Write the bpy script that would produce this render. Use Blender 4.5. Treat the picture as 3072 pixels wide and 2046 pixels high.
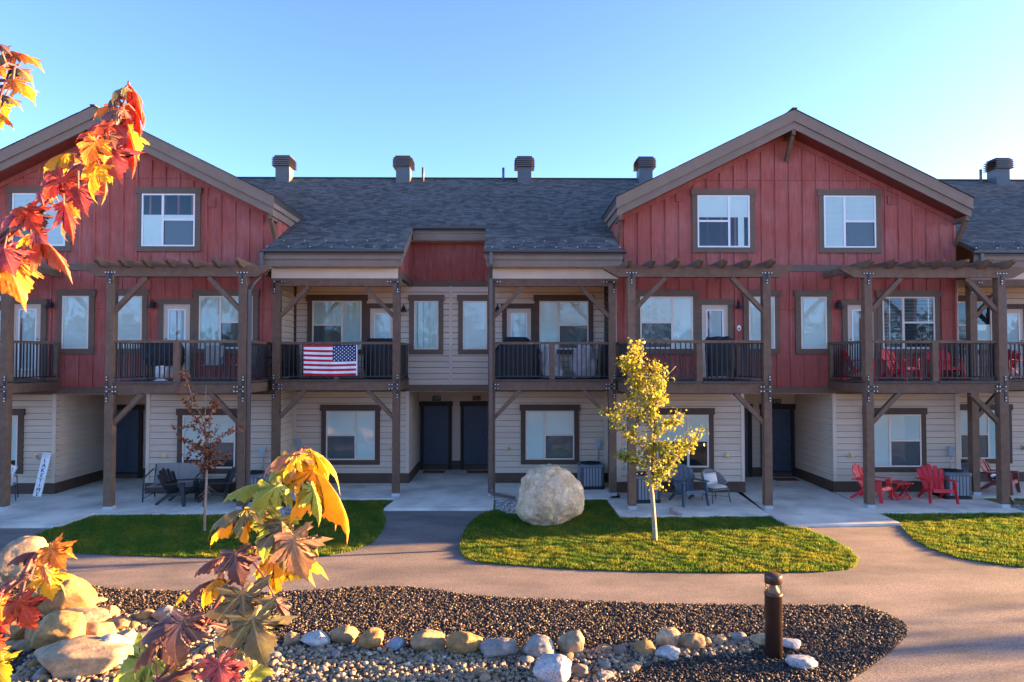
import bpy, math, random
import numpy as np
from mathutils import Vector, Matrix, Euler, noise as mnoise

random.seed(11)
rng = np.random.default_rng(11)
for _o in list(bpy.data.objects):
    bpy.data.objects.remove(_o)
SC = bpy.context.scene
COL = SC.collection
PI = math.pi
R = math.radians

# ------------------------------------------------------------ camera, sky, sun, exposure
CAM = Vector((0.0, -19.5, 3.89))
YAW, PITCH, FPX = 0.012, math.atan(53 / 2000), 2000.0
cd = bpy.data.cameras.new('camera')
cd.sensor_width = 36.0
cd.lens = FPX / 3072 * 36.0
cd.clip_start = 0.05
cd.clip_end = 3000
cam = bpy.data.objects.new('camera', cd)
cam.location = CAM
cam.rotation_euler = Euler((PI / 2 + PITCH, 0, -YAW))
COL.objects.link(cam)
SC.camera = cam

SUN_EL, SUN_AZ = R(6.5), R(8.4)          # azimuth: angle from +X (right) towards +Y (behind the row)
to_sun = Vector((math.cos(SUN_EL) * math.cos(SUN_AZ), math.cos(SUN_EL) * math.sin(SUN_AZ), math.sin(SUN_EL)))
sl = bpy.data.lights.new('sun', 'SUN')
sl.energy = 4.0
sl.angle = R(0.5)
sl.color = (1.0, 0.55, 0.22)
sun = bpy.data.objects.new('sun', sl)
sun.rotation_euler = to_sun.to_track_quat('Z', 'Y').to_euler()
COL.objects.link(sun)

W = bpy.data.worlds.new('World')
SC.world = W
W.use_nodes = True
nt = W.node_tree
nt.nodes.clear()
wo = nt.nodes.new('ShaderNodeOutputWorld')
bg = nt.nodes.new('ShaderNodeBackground')
sky = nt.nodes.new('ShaderNodeTexSky')
sky.sky_type = 'NISHITA'
sky.sun_disc = False
sky.sun_elevation = R(6.5)
sky.sun_rotation = PI / 2 - SUN_AZ
sky.altitude = 1500
sky.air_density = 0.35
sky.dust_density = 1.2
sky.ozone_density = 1.65
bg.inputs['Strength'].default_value = 0.085
nt.links.new(sky.outputs[0], bg.inputs[0])
nt.links.new(bg.outputs[0], wo.inputs[0])
SC.view_settings.view_transform = 'Standard'
SC.view_settings.look = 'None'
SC.view_settings.gamma = 1.0
SC.view_settings.use_curve_mapping = False
SC.view_settings.exposure = 3.8
SC.render.engine = 'CYCLES'
SC.cycles.max_bounces = 8
SC.cycles.transparent_max_bounces = 16

_cr = cam.rotation_euler.to_matrix()


def ray(px, py):
    return _cr @ Vector(((px - 1536) / FPX, (1023 - py) / FPX, -1.0))


def at_y(px, py, Y):
    d = ray(px, py)
    return CAM + d * ((Y - CAM.y) / d.y)


def ground(px, py, Z=0.0):
    d = ray(px, py)
    return CAM + d * ((Z - CAM.z) / d.z)


def near(px, py, depth):
    return CAM + ray(px, py) * depth


# ------------------------------------------------------------ materials
MATS = {}


def nodes_of(name):
    m = bpy.data.materials.new(name)
    m.use_nodes = True
    n = m.node_tree
    return m, n, n.nodes['Principled BSDF'], n.nodes['Material Output']


def N(n, t, **kw):
    x = n.nodes.new(t)
    for k, v in kw.items():
        if k.startswith('i_'):
            x.inputs[int(k[2:]) if k[2:].isdigit() else k[2:].replace('_', ' ')].default_value = v
        else:
            setattr(x, k, v)
    return x


def mixc(n, fac, a, b, mode='MIX'):
    x = n.nodes.new('ShaderNodeMix')
    x.data_type = 'RGBA'
    x.blend_type = mode
    for sock, val in ((x.inputs[0], fac), (x.inputs[6], a), (x.inputs[7], b)):
        if isinstance(val, (int, float)):
            sock.default_value = val
        elif isinstance(val, tuple):
            sock.default_value = val if len(val) == 4 else (*val, 1)
        else:
            n.links.new(val, sock)
    return x.outputs[2]


def mathn(n, op, a, b=None):
    x = n.nodes.new('ShaderNodeMath')
    x.operation = op
    for i, v in enumerate((a, b)):
        if v is None:
            continue
        if isinstance(v, (int, float)):
            x.inputs[i].default_value = v
        else:
            n.links.new(v, x.inputs[i])
    return x.outputs[0]


def maprange(n, v, a, b, c=0.0, d=1.0):
    x = n.nodes.new('ShaderNodeMapRange')
    n.links.new(v, x.inputs[0])
    for i, k in enumerate((a, b, c, d)):
        x.inputs[i + 1].default_value = k
    return x.outputs[0]


def noise_at(n, coord, scale, detail=4, stretch=None, rough=0.55):
    if stretch:
        mp = N(n, 'ShaderNodeMapping')
        mp.inputs['Scale'].default_value = stretch
        n.links.new(coord, mp.inputs[0])
        coord = mp.outputs[0]
    x = N(n, 'ShaderNodeTexNoise')
    x.inputs['Scale'].default_value = scale
    x.inputs['Detail'].default_value = detail
    x.inputs['Roughness'].default_value = rough
    n.links.new(coord, x.inputs['Vector'])
    return x.outputs['Fac']


def mat(name, col, rough=0.7, var=0.12, scale=6, stretch=None, bump=0.0, bscale=60, rnd=0.08,
        spec=0.3, metal=0.0, local=False, fine=0.0, fscale=150, tint=None, tint_amt=0.0, tint_scale=1.5):
    m, n, p, o = nodes_of(name)
    if local:
        co = N(n, 'ShaderNodeTexCoord').outputs['Object']
    else:
        co = N(n, 'ShaderNodeNewGeometry').outputs['Position']
    f = noise_at(n, co, scale, 5, stretch)
    f = maprange(n, f, 0.3, 0.7, 1 - var, 1 + var)
    oi = N(n, 'ShaderNodeObjectInfo').outputs['Random']
    r = maprange(n, oi, 0, 1, 1 - rnd, 1 + rnd)
    f = mathn(n, 'MULTIPLY', f, r)
    if fine:
        g = noise_at(n, co, fscale, 2, None, 0.7)
        g = maprange(n, g, 0.3, 0.7, 1 - fine, 1 + fine)
        f = mathn(n, 'MULTIPLY', f, g)
    base = (*col, 1)
    if tint:
        t = noise_at(n, co, tint_scale, 4)
        t = maprange(n, t, 0.45, 0.7, 0, tint_amt)
        base = mixc(n, t, base, (*tint, 1))
    sc = N(n, 'ShaderNodeVectorMath', operation='SCALE')
    if isinstance(base, tuple):
        sc.inputs[0].default_value = base[:3]
    else:
        n.links.new(base, sc.inputs[0])
    n.links.new(f, sc.inputs['Scale'])
    n.links.new(sc.outputs[0], p.inputs['Base Color'])
    p.inputs['Roughness'].default_value = rough
    p.inputs['Specular IOR Level'].default_value = spec
    p.inputs['Metallic'].default_value = metal
    if bump:
        b = N(n, 'ShaderNodeBump')
        b.inputs['Strength'].default_value = bump
        b.inputs['Distance'].default_value = 0.01
        h = noise_at(n, co, bscale, 4, stretch)
        n.links.new(h, b.inputs['Height'])
        n.links.new(b.outputs[0], p.inputs['Normal'])
    MATS[name] = m
    return m


red = mat('red_siding', (0.36, 0.086, 0.064), 0.75, 0.20, 3.0, (6, 6, 0.6), 0.5, 30, 0.06, fine=0.14, fscale=60, tint=(0.42, 0.145, 0.125), tint_amt=0.7, tint_scale=1.1)
beige = mat('beige_siding', (0.61, 0.47, 0.35), 0.75, 0.07, 2.5, (0.5, 0.5, 6), 0.35, 25, 0.05, fine=0.06, fscale=80)
beige_trim = mat('beige_trim', (0.63, 0.49, 0.37), 0.7, 0.05, 3, None, 0.2, 40, 0.03)
brown = mat('brown_trim', (0.150, 0.097, 0.067), 0.7, 0.12, 5, (1, 1, 4), 0.3, 40, 0.05, fine=0.1)
dkbrown = mat('dark_brown_trim', (0.095, 0.056, 0.038), 0.7, 0.12, 5, None, 0.3, 40, 0.05)
timber = mat('stained_timber', (0.155, 0.090, 0.057), 0.75, 0.2, 4, (1.5, 1.5, 1.5), 0.5, 30, 0.1, fine=0.14, fscale=45)
fascia_m = mat('fascia_board', (0.215, 0.150, 0.110), 0.7, 0.08, 3, None, 0.2, 40, 0.03)
soffit_m = mat('red_soffit', (0.20, 0.045, 0.035), 0.8, 0.1, 5)
soffit_b = mat('beige_soffit', (0.55, 0.43, 0.31), 0.8, 0.06, 5)
gutter_m = mat('gutter_metal', (0.055, 0.042, 0.036), 0.4, 0.08, 5, spec=0.5)
spout_m = mat('downspout_metal', (0.105, 0.078, 0.068), 0.35, 0.08, 5, spec=0.5)
deck_m = mat('deck_boards', (0.085, 0.066, 0.056), 0.75, 0.15, 6)
black_m = mat('black_metal', (0.016, 0.015, 0.016), 0.45, 0.1, 8, spec=0.5)
bolt_m = mat('bolt_head', (0.75, 0.73, 0.70), 0.35, 0.05, 8, spec=0.5)
zinc = mat('zinc_sheet', (0.09, 0.093, 0.10), 0.5, 0.1, 4, spec=0.4, metal=0.0)
louver_m = mat('vent_cap_metal', (0.075, 0.060, 0.057), 0.45, 0.1, 6, spec=0.5)
base_m = mat('post_base_block', (0.42, 0.43, 0.45), 0.6, 0.1, 10)
vinyl = mat('window_vinyl', (0.70, 0.59, 0.48), 0.5, 0.03, 6, rnd=0.02)
vinyl_w = mat('white_vinyl', (0.78, 0.76, 0.73), 0.5, 0.03, 6, rnd=0.02)
door_tan = mat('patio_door_paint', (0.60, 0.48, 0.37), 0.55, 0.04, 6, rnd=0.02)
navy = mat('navy_door_paint', (0.055, 0.070, 0.095), 0.5, 0.1, 5)
doortrim = mat('entry_casing', (0.030, 0.020, 0.016), 0.7, 0.1, 6)
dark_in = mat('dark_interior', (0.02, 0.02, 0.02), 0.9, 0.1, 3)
blind_m = mat('blind_white', (0.88, 0.86, 0.80), 0.7, 0.03, 3, rnd=0.03)
curtain_m = mat('curtain_cloth', (0.62, 0.64, 0.58), 0.8, 0.05, 3)
brass = mat('brass_cover', (0.50, 0.36, 0.14), 0.4, 0.1, 20, metal=0.6)
boxgrey = mat('utility_box_grey', (0.36, 0.40, 0.42), 0.5, 0.06, 10)
screen_m = None
concrete = mat('concrete', (0.70, 0.655, 0.56), 0.85, 0.12, 1.2, None, 0.3, 80, 0.04, fine=0.06, fscale=60,
               tint=(0.38, 0.35, 0.31), tint_amt=0.85, tint_scale=0.8)
redplastic = mat('red_plastic', (0.66, 0.020, 0.030), 0.45, 0.05, 6, rnd=0.04, spec=0.4)
maroonplastic = mat('faded_maroon_plastic', (0.24, 0.045, 0.045), 0.5, 0.06, 6, spec=0.4)
slateplastic = mat('slate_plastic', (0.065, 0.085, 0.115), 0.5, 0.06, 6, spec=0.4)
blackplastic = mat('black_plastic', (0.014, 0.013, 0.014), 0.5, 0.08, 6, spec=0.45)
charcoal_m = mat('charcoal_frame', (0.05, 0.05, 0.052), 0.5, 0.08, 6, spec=0.4)
cushion_m = mat('cream_cushion', (0.66, 0.62, 0.56), 0.9, 0.05, 10, bump=0.2, bscale=200)
tarp_m = mat('grey_tarp', (0.50, 0.44, 0.41), 0.8, 0.1, 3, local=True)
cover_m = mat('black_cover', (0.014, 0.014, 0.016), 0.55, 0.15, 4, spec=0.4)
white_m = mat('white_paint', (0.78, 0.78, 0.76), 0.6, 0.04, 8)
ink = mat('dark_lettering', (0.03, 0.035, 0.06), 0.7, 0.05, 8)
flag_r = mat('flag_red', (0.48, 0.012, 0.035), 0.8, 0.05, 20)
flag_w = mat('flag_white', (0.80, 0.80, 0.80), 0.8, 0.04, 20)
flag_b = mat('flag_blue', (0.018, 0.03, 0.105), 0.8, 0.06, 20)
coir = mat('coir_mat', (0.22, 0.10, 0.04), 0.95, 0.3, 30)
coir_d = mat('coir_mat_dark', (0.05, 0.03, 0.02), 0.95, 0.2, 30)
acgrey = mat('ac_cabinet', (0.15, 0.16, 0.175), 0.5, 0.06, 6, spec=0.4)
aclight = mat('ac_ribs', (0.24, 0.26, 0.28), 0.5, 0.06, 6, spec=0.4)
acdark = mat('ac_base', (0.022, 0.024, 0.028), 0.6, 0.06, 6)
bollard_m = mat('bollard_bronze', (0.060, 0.034, 0.024), 0.35, 0.1, 6, spec=0.5)
oldwood = mat('weathered_wood', (0.30, 0.24, 0.22), 0.85, 0.2, 10)
bark_pale = mat('aspen_bark', (0.36, 0.28, 0.19), 0.85, 0.25, 9, (1, 1, 0.4), 0.4, 40, local=True)
bark_grey = mat('plum_bark', (0.34, 0.23, 0.17), 0.85, 0.2, 9, (1, 1, 0.4), 0.4, 40, local=True)
twig_m = mat('maple_twig', (0.10, 0.032, 0.030), 0.6, 0.2, 30, local=True)
bark_maple = mat('maple_bark', (0.16, 0.13, 0.11), 0.85, 0.25, 12, (1, 1, 0.3), 0.5, 30)
cable_m = mat('heat_cable', (0.10, 0.11, 0.13), 0.6, 0.1, 5)
clip_m = mat('cable_clip', (0.6, 0.62, 0.65), 0.5, 0.05, 5)


def weave(name, c1, c2, scale=45):
    m, n, p, o = nodes_of(name)
    co = N(n, 'ShaderNodeTexCoord').outputs['Object']
    mp = N(n, 'ShaderNodeMapping')
    mp.inputs['Scale'].default_value = (scale, scale, scale)
    n.links.new(co, mp.inputs[0])
    sp = N(n, 'ShaderNodeSeparateXYZ')
    n.links.new(mp.outputs[0], sp.inputs[0])
    a = mathn(n, 'SINE', mathn(n, 'ADD', mathn(n, 'MULTIPLY', sp.outputs[0], 2.0), mathn(n, 'MULTIPLY', sp.outputs[2], 1.0)))
    b = mathn(n, 'SINE', mathn(n, 'MULTIPLY', sp.outputs[2], 3.0))
    f = maprange(n, mathn(n, 'MULTIPLY', a, b), -0.6, 0.6)
    n.links.new(mixc(n, f, c1, c2), p.inputs['Base Color'])
    bp = N(n, 'ShaderNodeBump')
    bp.inputs['Strength'].default_value = 0.6
    bp.inputs['Distance'].default_value = 0.01
    n.links.new(f, bp.inputs['Height'])
    n.links.new(bp.outputs[0], p.inputs['Normal'])
    p.inputs['Roughness'].default_value = 0.75
    return m


wicker = weave('grey_wicker', (0.10, 0.095, 0.10), (0.26, 0.245, 0.24))
wicker_l = weave('pale_wicker', (0.15, 0.13, 0.12), (0.36, 0.32, 0.29))
sling_m = weave('striped_sling', (0.20, 0.30, 0.34), (0.62, 0.70, 0.72), 20)


def glass(name, tint, refl, dark=None):
    m, n, p, o = nodes_of(name)
    n.nodes.remove(p)
    t = N(n, 'ShaderNodeBsdfTransparent')
    t.inputs[0].default_value = (*tint, 1)
    sh = t.outputs[0]
    if dark is not None:
        d = N(n, 'ShaderNodeBsdfDiffuse')
        d.inputs[0].default_value = (*dark[0], 1)
        mx = N(n, 'ShaderNodeMixShader')
        mx.inputs[0].default_value = dark[1]
        n.links.new(sh, mx.inputs[1])
        n.links.new(d.outputs[0], mx.inputs[2])
        sh = mx.outputs[0]
    g = N(n, 'ShaderNodeBsdfGlossy')
    g.inputs['Roughness'].default_value = 0.02
    g.inputs[0].default_value = (0.9, 0.97, 1, 1)
    # slight waviness of real panes
    co = N(n, 'ShaderNodeNewGeometry').outputs['Position']
    w = noise_at(n, co, 1.7, 2)
    bp = N(n, 'ShaderNodeBump')
    bp.inputs['Strength'].default_value = 0.25
    bp.inputs['Distance'].default_value = 0.02
    n.links.new(w, bp.inputs['Height'])
    n.links.new(bp.outputs[0], g.inputs['Normal'])
    lw = N(n, 'ShaderNodeLayerWeight')
    lw.inputs[0].default_value = 0.20
    f = mathn(n, 'ADD', mathn(n, 'MULTIPLY', lw.outputs['Fresnel'], 1.0), refl)
    f = mathn(n, 'MINIMUM', f, 1.0)
    mx = N(n, 'ShaderNodeMixShader')
    n.links.new(f, mx.inputs[0])
    n.links.new(sh, mx.inputs[1])
    n.links.new(g.outputs[0], mx.inputs[2])
    n.links.new(mx.outputs[0], o.inputs[0])
    return m


pane_m = glass('window_glass', (0.94, 0.985, 0.97), 0.012)
screen_m = glass('screened_glass', (0.80, 0.84, 0.84), 0.02, ((0.08, 0.085, 0.09), 0.28))
lens_m = glass('lamp_lens', (0.9, 0.85, 0.75), 0.12)


def shingle_mat():
    m, n, p, o = nodes_of('roof_shingles')
    at = N(n, 'ShaderNodeAttribute')
    at.attribute_name = 'tone'
    co = N(n, 'ShaderNodeNewGeometry').outputs['Position']
    big = maprange(n, noise_at(n, co, 0.5, 3), 0.3, 0.7, 0.9, 1.12)
    fine = maprange(n, noise_at(n, co, 90, 2), 0.3, 0.7, 0.85, 1.15)
    f = mathn(n, 'MULTIPLY', mathn(n, 'MULTIPLY', big, fine), 1.0)
    c = mixc(n, at.outputs['Fac'], (0.042, 0.039, 0.038), (0.120, 0.113, 0.108))
    sc = N(n, 'ShaderNodeVectorMath', operation='SCALE')
    n.links.new(c, sc.inputs[0])
    n.links.new(f, sc.inputs['Scale'])
    n.links.new(sc.outputs[0], p.inputs['Base Color'])
    p.inputs['Roughness'].default_value = 0.9
    return m


shingle_m = shingle_mat()


def stone_mat(name, attr, stops, rough=0.8, bump=0.3):
    m, n, p, o = nodes_of(name)
    at = N(n, 'ShaderNodeAttribute')
    at.attribute_name = attr
    cr = N(n, 'ShaderNodeValToRGB')
    e = cr.color_ramp.elements
    e[0].position, e[0].color = stops[0][0], (*stops[0][1], 1)
    e[1].position, e[1].color = stops[-1][0], (*stops[-1][1], 1)
    for pos, c in stops[1:-1]:
        k = e.new(pos)
        k.color = (*c, 1)
    n.links.new(at.outputs['Fac'], cr.inputs[0])
    co = N(n, 'ShaderNodeNewGeometry').outputs['Position']
    f = maprange(n, noise_at(n, co, 45, 4), 0.3, 0.7, 0.75, 1.25)
    sc = N(n, 'ShaderNodeVectorMath', operation='SCALE')
    n.links.new(cr.outputs[0], sc.inputs[0])
    n.links.new(f, sc.inputs['Scale'])
    n.links.new(sc.outputs[0], p.inputs['Base Color'])
    p.inputs['Roughness'].default_value = rough
    p.inputs['Specular IOR Level'].default_value = 0.35
    return m


lava_m = stone_mat('dark_crushed_rock', 'tone', [(0, (0.030, 0.025, 0.023)), (0.5, (0.065, 0.052, 0.044)), (0.80, (0.12, 0.088, 0.064)), (0.90, (0.28, 0.19, 0.115)), (1, (0.48, 0.34, 0.21))])
pebble_m = stone_mat('river_pebbles', 'tone', [(0, (0.13, 0.10, 0.08)), (0.35, (0.24, 0.18, 0.125)), (0.65, (0.34, 0.25, 0.155)), (0.85, (0.24, 0.145, 0.08)), (1, (0.56, 0.47, 0.36))], 0.6)
chip_m = stone_mat('pale_stone_chips', 'tone', [(0, (0.22, 0.20, 0.19)), (0.5, (0.40, 0.36, 0.34)), (1, (0.62, 0.58, 0.55))])


def rock_mat(name, c1, c2, speck=None, spk=0.0, scale=3.0, bump=0.6):
    m, n, p, o = nodes_of(name)
    co = N(n, 'ShaderNodeTexCoord').outputs['Object']
    oi = N(n, 'ShaderNodeObjectInfo').outputs['Random']
    ad = N(n, 'ShaderNodeVectorMath', operation='ADD')
    cb = N(n, 'ShaderNodeCombineXYZ')
    n.links.new(mathn(n, 'MULTIPLY', oi, 37.0), cb.inputs[0])
    n.links.new(mathn(n, 'MULTIPLY', oi, 11.0), cb.inputs[2])
    n.links.new(co, ad.inputs[0])
    n.links.new(cb.outputs[0], ad.inputs[1])
    co = ad.outputs[0]
    f = maprange(n, noise_at(n, co, scale, 6, None, 0.7), 0.38, 0.62)
    c = mixc(n, f, c1, c2)
    if speck:
        g = maprange(n, noise_at(n, co, 60, 3, None, 0.8), 0.52, 0.62)
        c = mixc(n, mathn(n, 'MULTIPLY', g, spk), c, speck)
    d = maprange(n, noise_at(n, co, 11, 7, None, 0.8), 0.3, 0.7, 0.65, 1.30)
    r = mathn(n, 'MULTIPLY', d, maprange(n, oi, 0, 1, 0.88, 1.12))
    sc = N(n, 'ShaderNodeVectorMath', operation='SCALE')
    n.links.new(c, sc.inputs[0])
    n.links.new(r, sc.inputs['Scale'])
    n.links.new(sc.outputs[0], p.inputs['Base Color'])
    p.inputs['Roughness'].default_value = 0.8
    bp = N(n, 'ShaderNodeBump')
    bp.inputs['Strength'].default_value = bump
    bp.inputs['Distance'].default_value = 0.02
    n.links.new(noise_at(n, co, 22, 6, None, 0.7), bp.inputs['Height'])
    n.links.new(bp.outputs[0], p.inputs['Normal'])
    return m


rk_tan = rock_mat('tan_rock', (0.36, 0.225, 0.105), (0.22, 0.145, 0.08), None, 0, 8)
rk_grey = rock_mat('grey_rock', (0.30, 0.265, 0.23), (0.18, 0.165, 0.15), None, 0, 8)
rk_pale = rock_mat('pale_rock', (0.46, 0.32, 0.175), (0.26, 0.185, 0.115), None, 0, 7)
rk_granite = rock_mat('granite_rock', (0.50, 0.49, 0.47), (0.36, 0.35, 0.34), (0.10, 0.10, 0.11), 0.8, 5)
rk_blue = rock_mat('blue_granite_rock', (0.34, 0.38, 0.45), (0.22, 0.26, 0.33), (0.07, 0.08, 0.10), 0.8, 8)
rk_brown = rock_mat('brown_rock', (0.22, 0.15, 0.11), (0.14, 0.10, 0.08), None, 0, 4)
rk_gold = rock_mat('golden_rock', (0.42, 0.23, 0.07), (0.24, 0.14, 0.055), None, 0, 7)
rk_boulder = rock_mat('granite_boulder', (0.78, 0.58, 0.37), (0.54, 0.36, 0.20), (0.18, 0.14, 0.11), 0.6, 3.4, 1.2)


def path_mat():
    m, n, p, o = nodes_of('asphalt_path')
    co = N(n, 'ShaderNodeNewGeometry').outputs['Position']
    a = maprange(n, noise_at(n, co, 0.55, 5, (1, 2.2, 1)), 0.38, 0.66)
    c = mixc(n, a, (0.205, 0.172, 0.155), (0.105, 0.093, 0.090))
    g = maprange(n, noise_at(n, co, 34, 5, None, 0.85), 0.32, 0.68, 0.35, 1.65)
    sc = N(n, 'ShaderNodeVectorMath', operation='SCALE')
    n.links.new(c, sc.inputs[0])
    n.links.new(g, sc.inputs['Scale'])
    n.links.new(sc.outputs[0], p.inputs['Base Color'])
    p.inputs['Roughness'].default_value = 0.95
    bp = N(n, 'ShaderNodeBump')
    bp.inputs['Strength'].default_value = 1.0
    bp.inputs['Distance'].default_value = 0.012
    n.links.new(noise_at(n, co, 55, 4, None, 0.7), bp.inputs['Height'])
    n.links.new(bp.outputs[0], p.inputs['Normal'])
    return m


path_m = path_mat()
soil_m = mat('gravel_soil', (0.05, 0.046, 0.044), 0.95, 0.3, 8, None, 0.5, 30)
pebble_soil = mat('pebble_soil', (0.15, 0.115, 0.085), 0.95, 0.3, 10, None, 0.5, 30)
lawn_soil = mat('lawn_base', (0.05, 0.075, 0.02), 0.95, 0.3, 3)
field_m = mat('open_ground', (0.40, 0.30, 0.17), 0.95, 0.3, 0.3)


def leafy(name, c1, c2, vein=None, trans=0.45, attr=None, rough=0.5):
    """thin leaf: diffuse + translucent, colour by noise / attribute, optional palmate veins from the uv layer"""
    m, n, p, o = nodes_of(name)
    if attr:
        a = N(n, 'ShaderNodeAttribute')
        a.attribute_name = attr
        f = a.outputs['Fac']
    else:
        co = N(n, 'ShaderNodeTexCoord').outputs['Object']
        oi = N(n, 'ShaderNodeObjectInfo').outputs['Random']
        f = noise_at(n, co, 14, 3)
        f = mathn(n, 'ADD', mathn(n, 'MULTIPLY', mathn(n, 'SUBTRACT', f, 0.5), 2.4), mathn(n, 'ADD', mathn(n, 'MULTIPLY', oi, 0.5), 0.22))
    x = mathn(n, 'MINIMUM', mathn(n, 'MAXIMUM', f, 0.0), 1.0)
    c = mixc(n, x, c1, c2)
    if vein:
        uv = N(n, 'ShaderNodeUVMap').outputs[0]
        sp = N(n, 'ShaderNodeSeparateXYZ')
        n.links.new(uv, sp.inputs[0])
        u, v = sp.outputs[0], sp.outputs[1]
        best = None
        for ang in (0, 52, -52, 108, -108):
            dx, dy = math.sin(R(ang)), math.cos(R(ang))
            along = mathn(n, 'ADD', mathn(n, 'MULTIPLY', u, dx), mathn(n, 'MULTIPLY', v, dy))
            perp = mathn(n, 'ABSOLUTE', mathn(n, 'SUBTRACT', mathn(n, 'MULTIPLY', u, dy), mathn(n, 'MULTIPLY', v, dx)))
            pen = mathn(n, 'MULTIPLY', mathn(n, 'LESS_THAN', along, 0.0), 1.0)
            # side veins run off at about 45 degrees
            sv = mathn(n, 'ABSOLUTE', mathn(n, 'SINE', mathn(n, 'MULTIPLY', mathn(n, 'SUBTRACT', along, perp), 26.0)))
            sv = mathn(n, 'ADD', mathn(n, 'MULTIPLY', sv, 0.06), mathn(n, 'ADD', 0.006, mathn(n, 'MULTIPLY', perp, 0.12)))
            d = mathn(n, 'ADD', mathn(n, 'MINIMUM', perp, sv), pen)
            best = d if best is None else mathn(n, 'MINIMUM', best, d)
        vf = maprange(n, best, 0.006, 0.022, 0.75, 0.0)
        c = mixc(n, vf, c, vein)
    n.links.new(c, p.inputs['Base Color'])
    p.inputs['Roughness'].default_value = rough
    p.inputs['Specular IOR Level'].default_value = 0.35
    t = N(n, 'ShaderNodeBsdfTranslucent')
    n.links.new(c, t.inputs[0])
    mx = N(n, 'ShaderNodeMixShader')
    mx.inputs[0].default_value = trans
    n.links.new(p.outputs[0], mx.inputs[1])
    n.links.new(t.outputs[0], mx.inputs[2])
    n.links.new(mx.outputs[0], o.inputs[0])
    return m


grass_m = leafy('grass_blades', (0.050, 0.155, 0.014), (0.34, 0.29, 0.026), None, 0.45, 'tone', 0.6)
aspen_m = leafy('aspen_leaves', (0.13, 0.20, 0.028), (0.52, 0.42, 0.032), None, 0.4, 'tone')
plum_m = leafy('plum_leaves', (0.07, 0.028, 0.02), (0.50, 0.16, 0.04), None, 0.35, 'tone')  # rusty purple, tinted towards orange in place of sunlight on the crown
tree_m = leafy('tree_leaves', (0.04, 0.07, 0.02), (0.10, 0.11, 0.03), None, 0.3, 'tone')
LEAF = dict(
    red=leafy('maple_leaf_red', (0.42, 0.030, 0.022), (0.62, 0.12, 0.03), (0.60, 0.14, 0.06), 0.5),
    orange=leafy('maple_leaf_orange', (0.62, 0.13, 0.02), (0.75, 0.30, 0.03), (0.80, 0.42, 0.10), 0.5),
    gold=leafy('maple_leaf_gold', (0.68, 0.34, 0.012), (0.74, 0.46, 0.025), (0.70, 0.30, 0.05), 0.55),
    yellow=leafy('maple_leaf_yellow', (0.66, 0.46, 0.014), (0.52, 0.46, 0.035), (0.75, 0.60, 0.15), 0.55),
    maroon=leafy('maple_leaf_maroon', (0.10, 0.042, 0.045), (0.14, 0.075, 0.060), (0.30, 0.19, 0.10), 0.15),
    wine=leafy('maple_leaf_wine', (0.24, 0.035, 0.045), (0.36, 0.09, 0.10), (0.40, 0.16, 0.14), 0.4),
    olive=leafy('maple_leaf_olive', (0.135, 0.085, 0.052), (0.16, 0.165, 0.055), (0.34, 0.27, 0.11), 0.22),
    green=leafy('maple_leaf_green', (0.20, 0.29, 0.045), (0.36, 0.40, 0.06), (0.50, 0.50, 0.16), 0.45),
    rose=leafy('maple_leaf_rose', (0.30, 0.095, 0.080), (0.36, 0.22, 0.075), (0.42, 0.30, 0.14), 0.25),
    pink=leafy('maple_leaf_pink', (0.40, 0.10, 0.06), (0.52, 0.24, 0.07), (0.55, 0.32, 0.15), 0.45),
)

gap_shade_m = mat('siding_gap_shade', (0.10, 0.085, 0.075), 0.9, 0.05, 3)  # dark wall backing, colours the shadow lines in the gaps between planks

# ------------------------------------------------------------ mesh helpers


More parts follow.
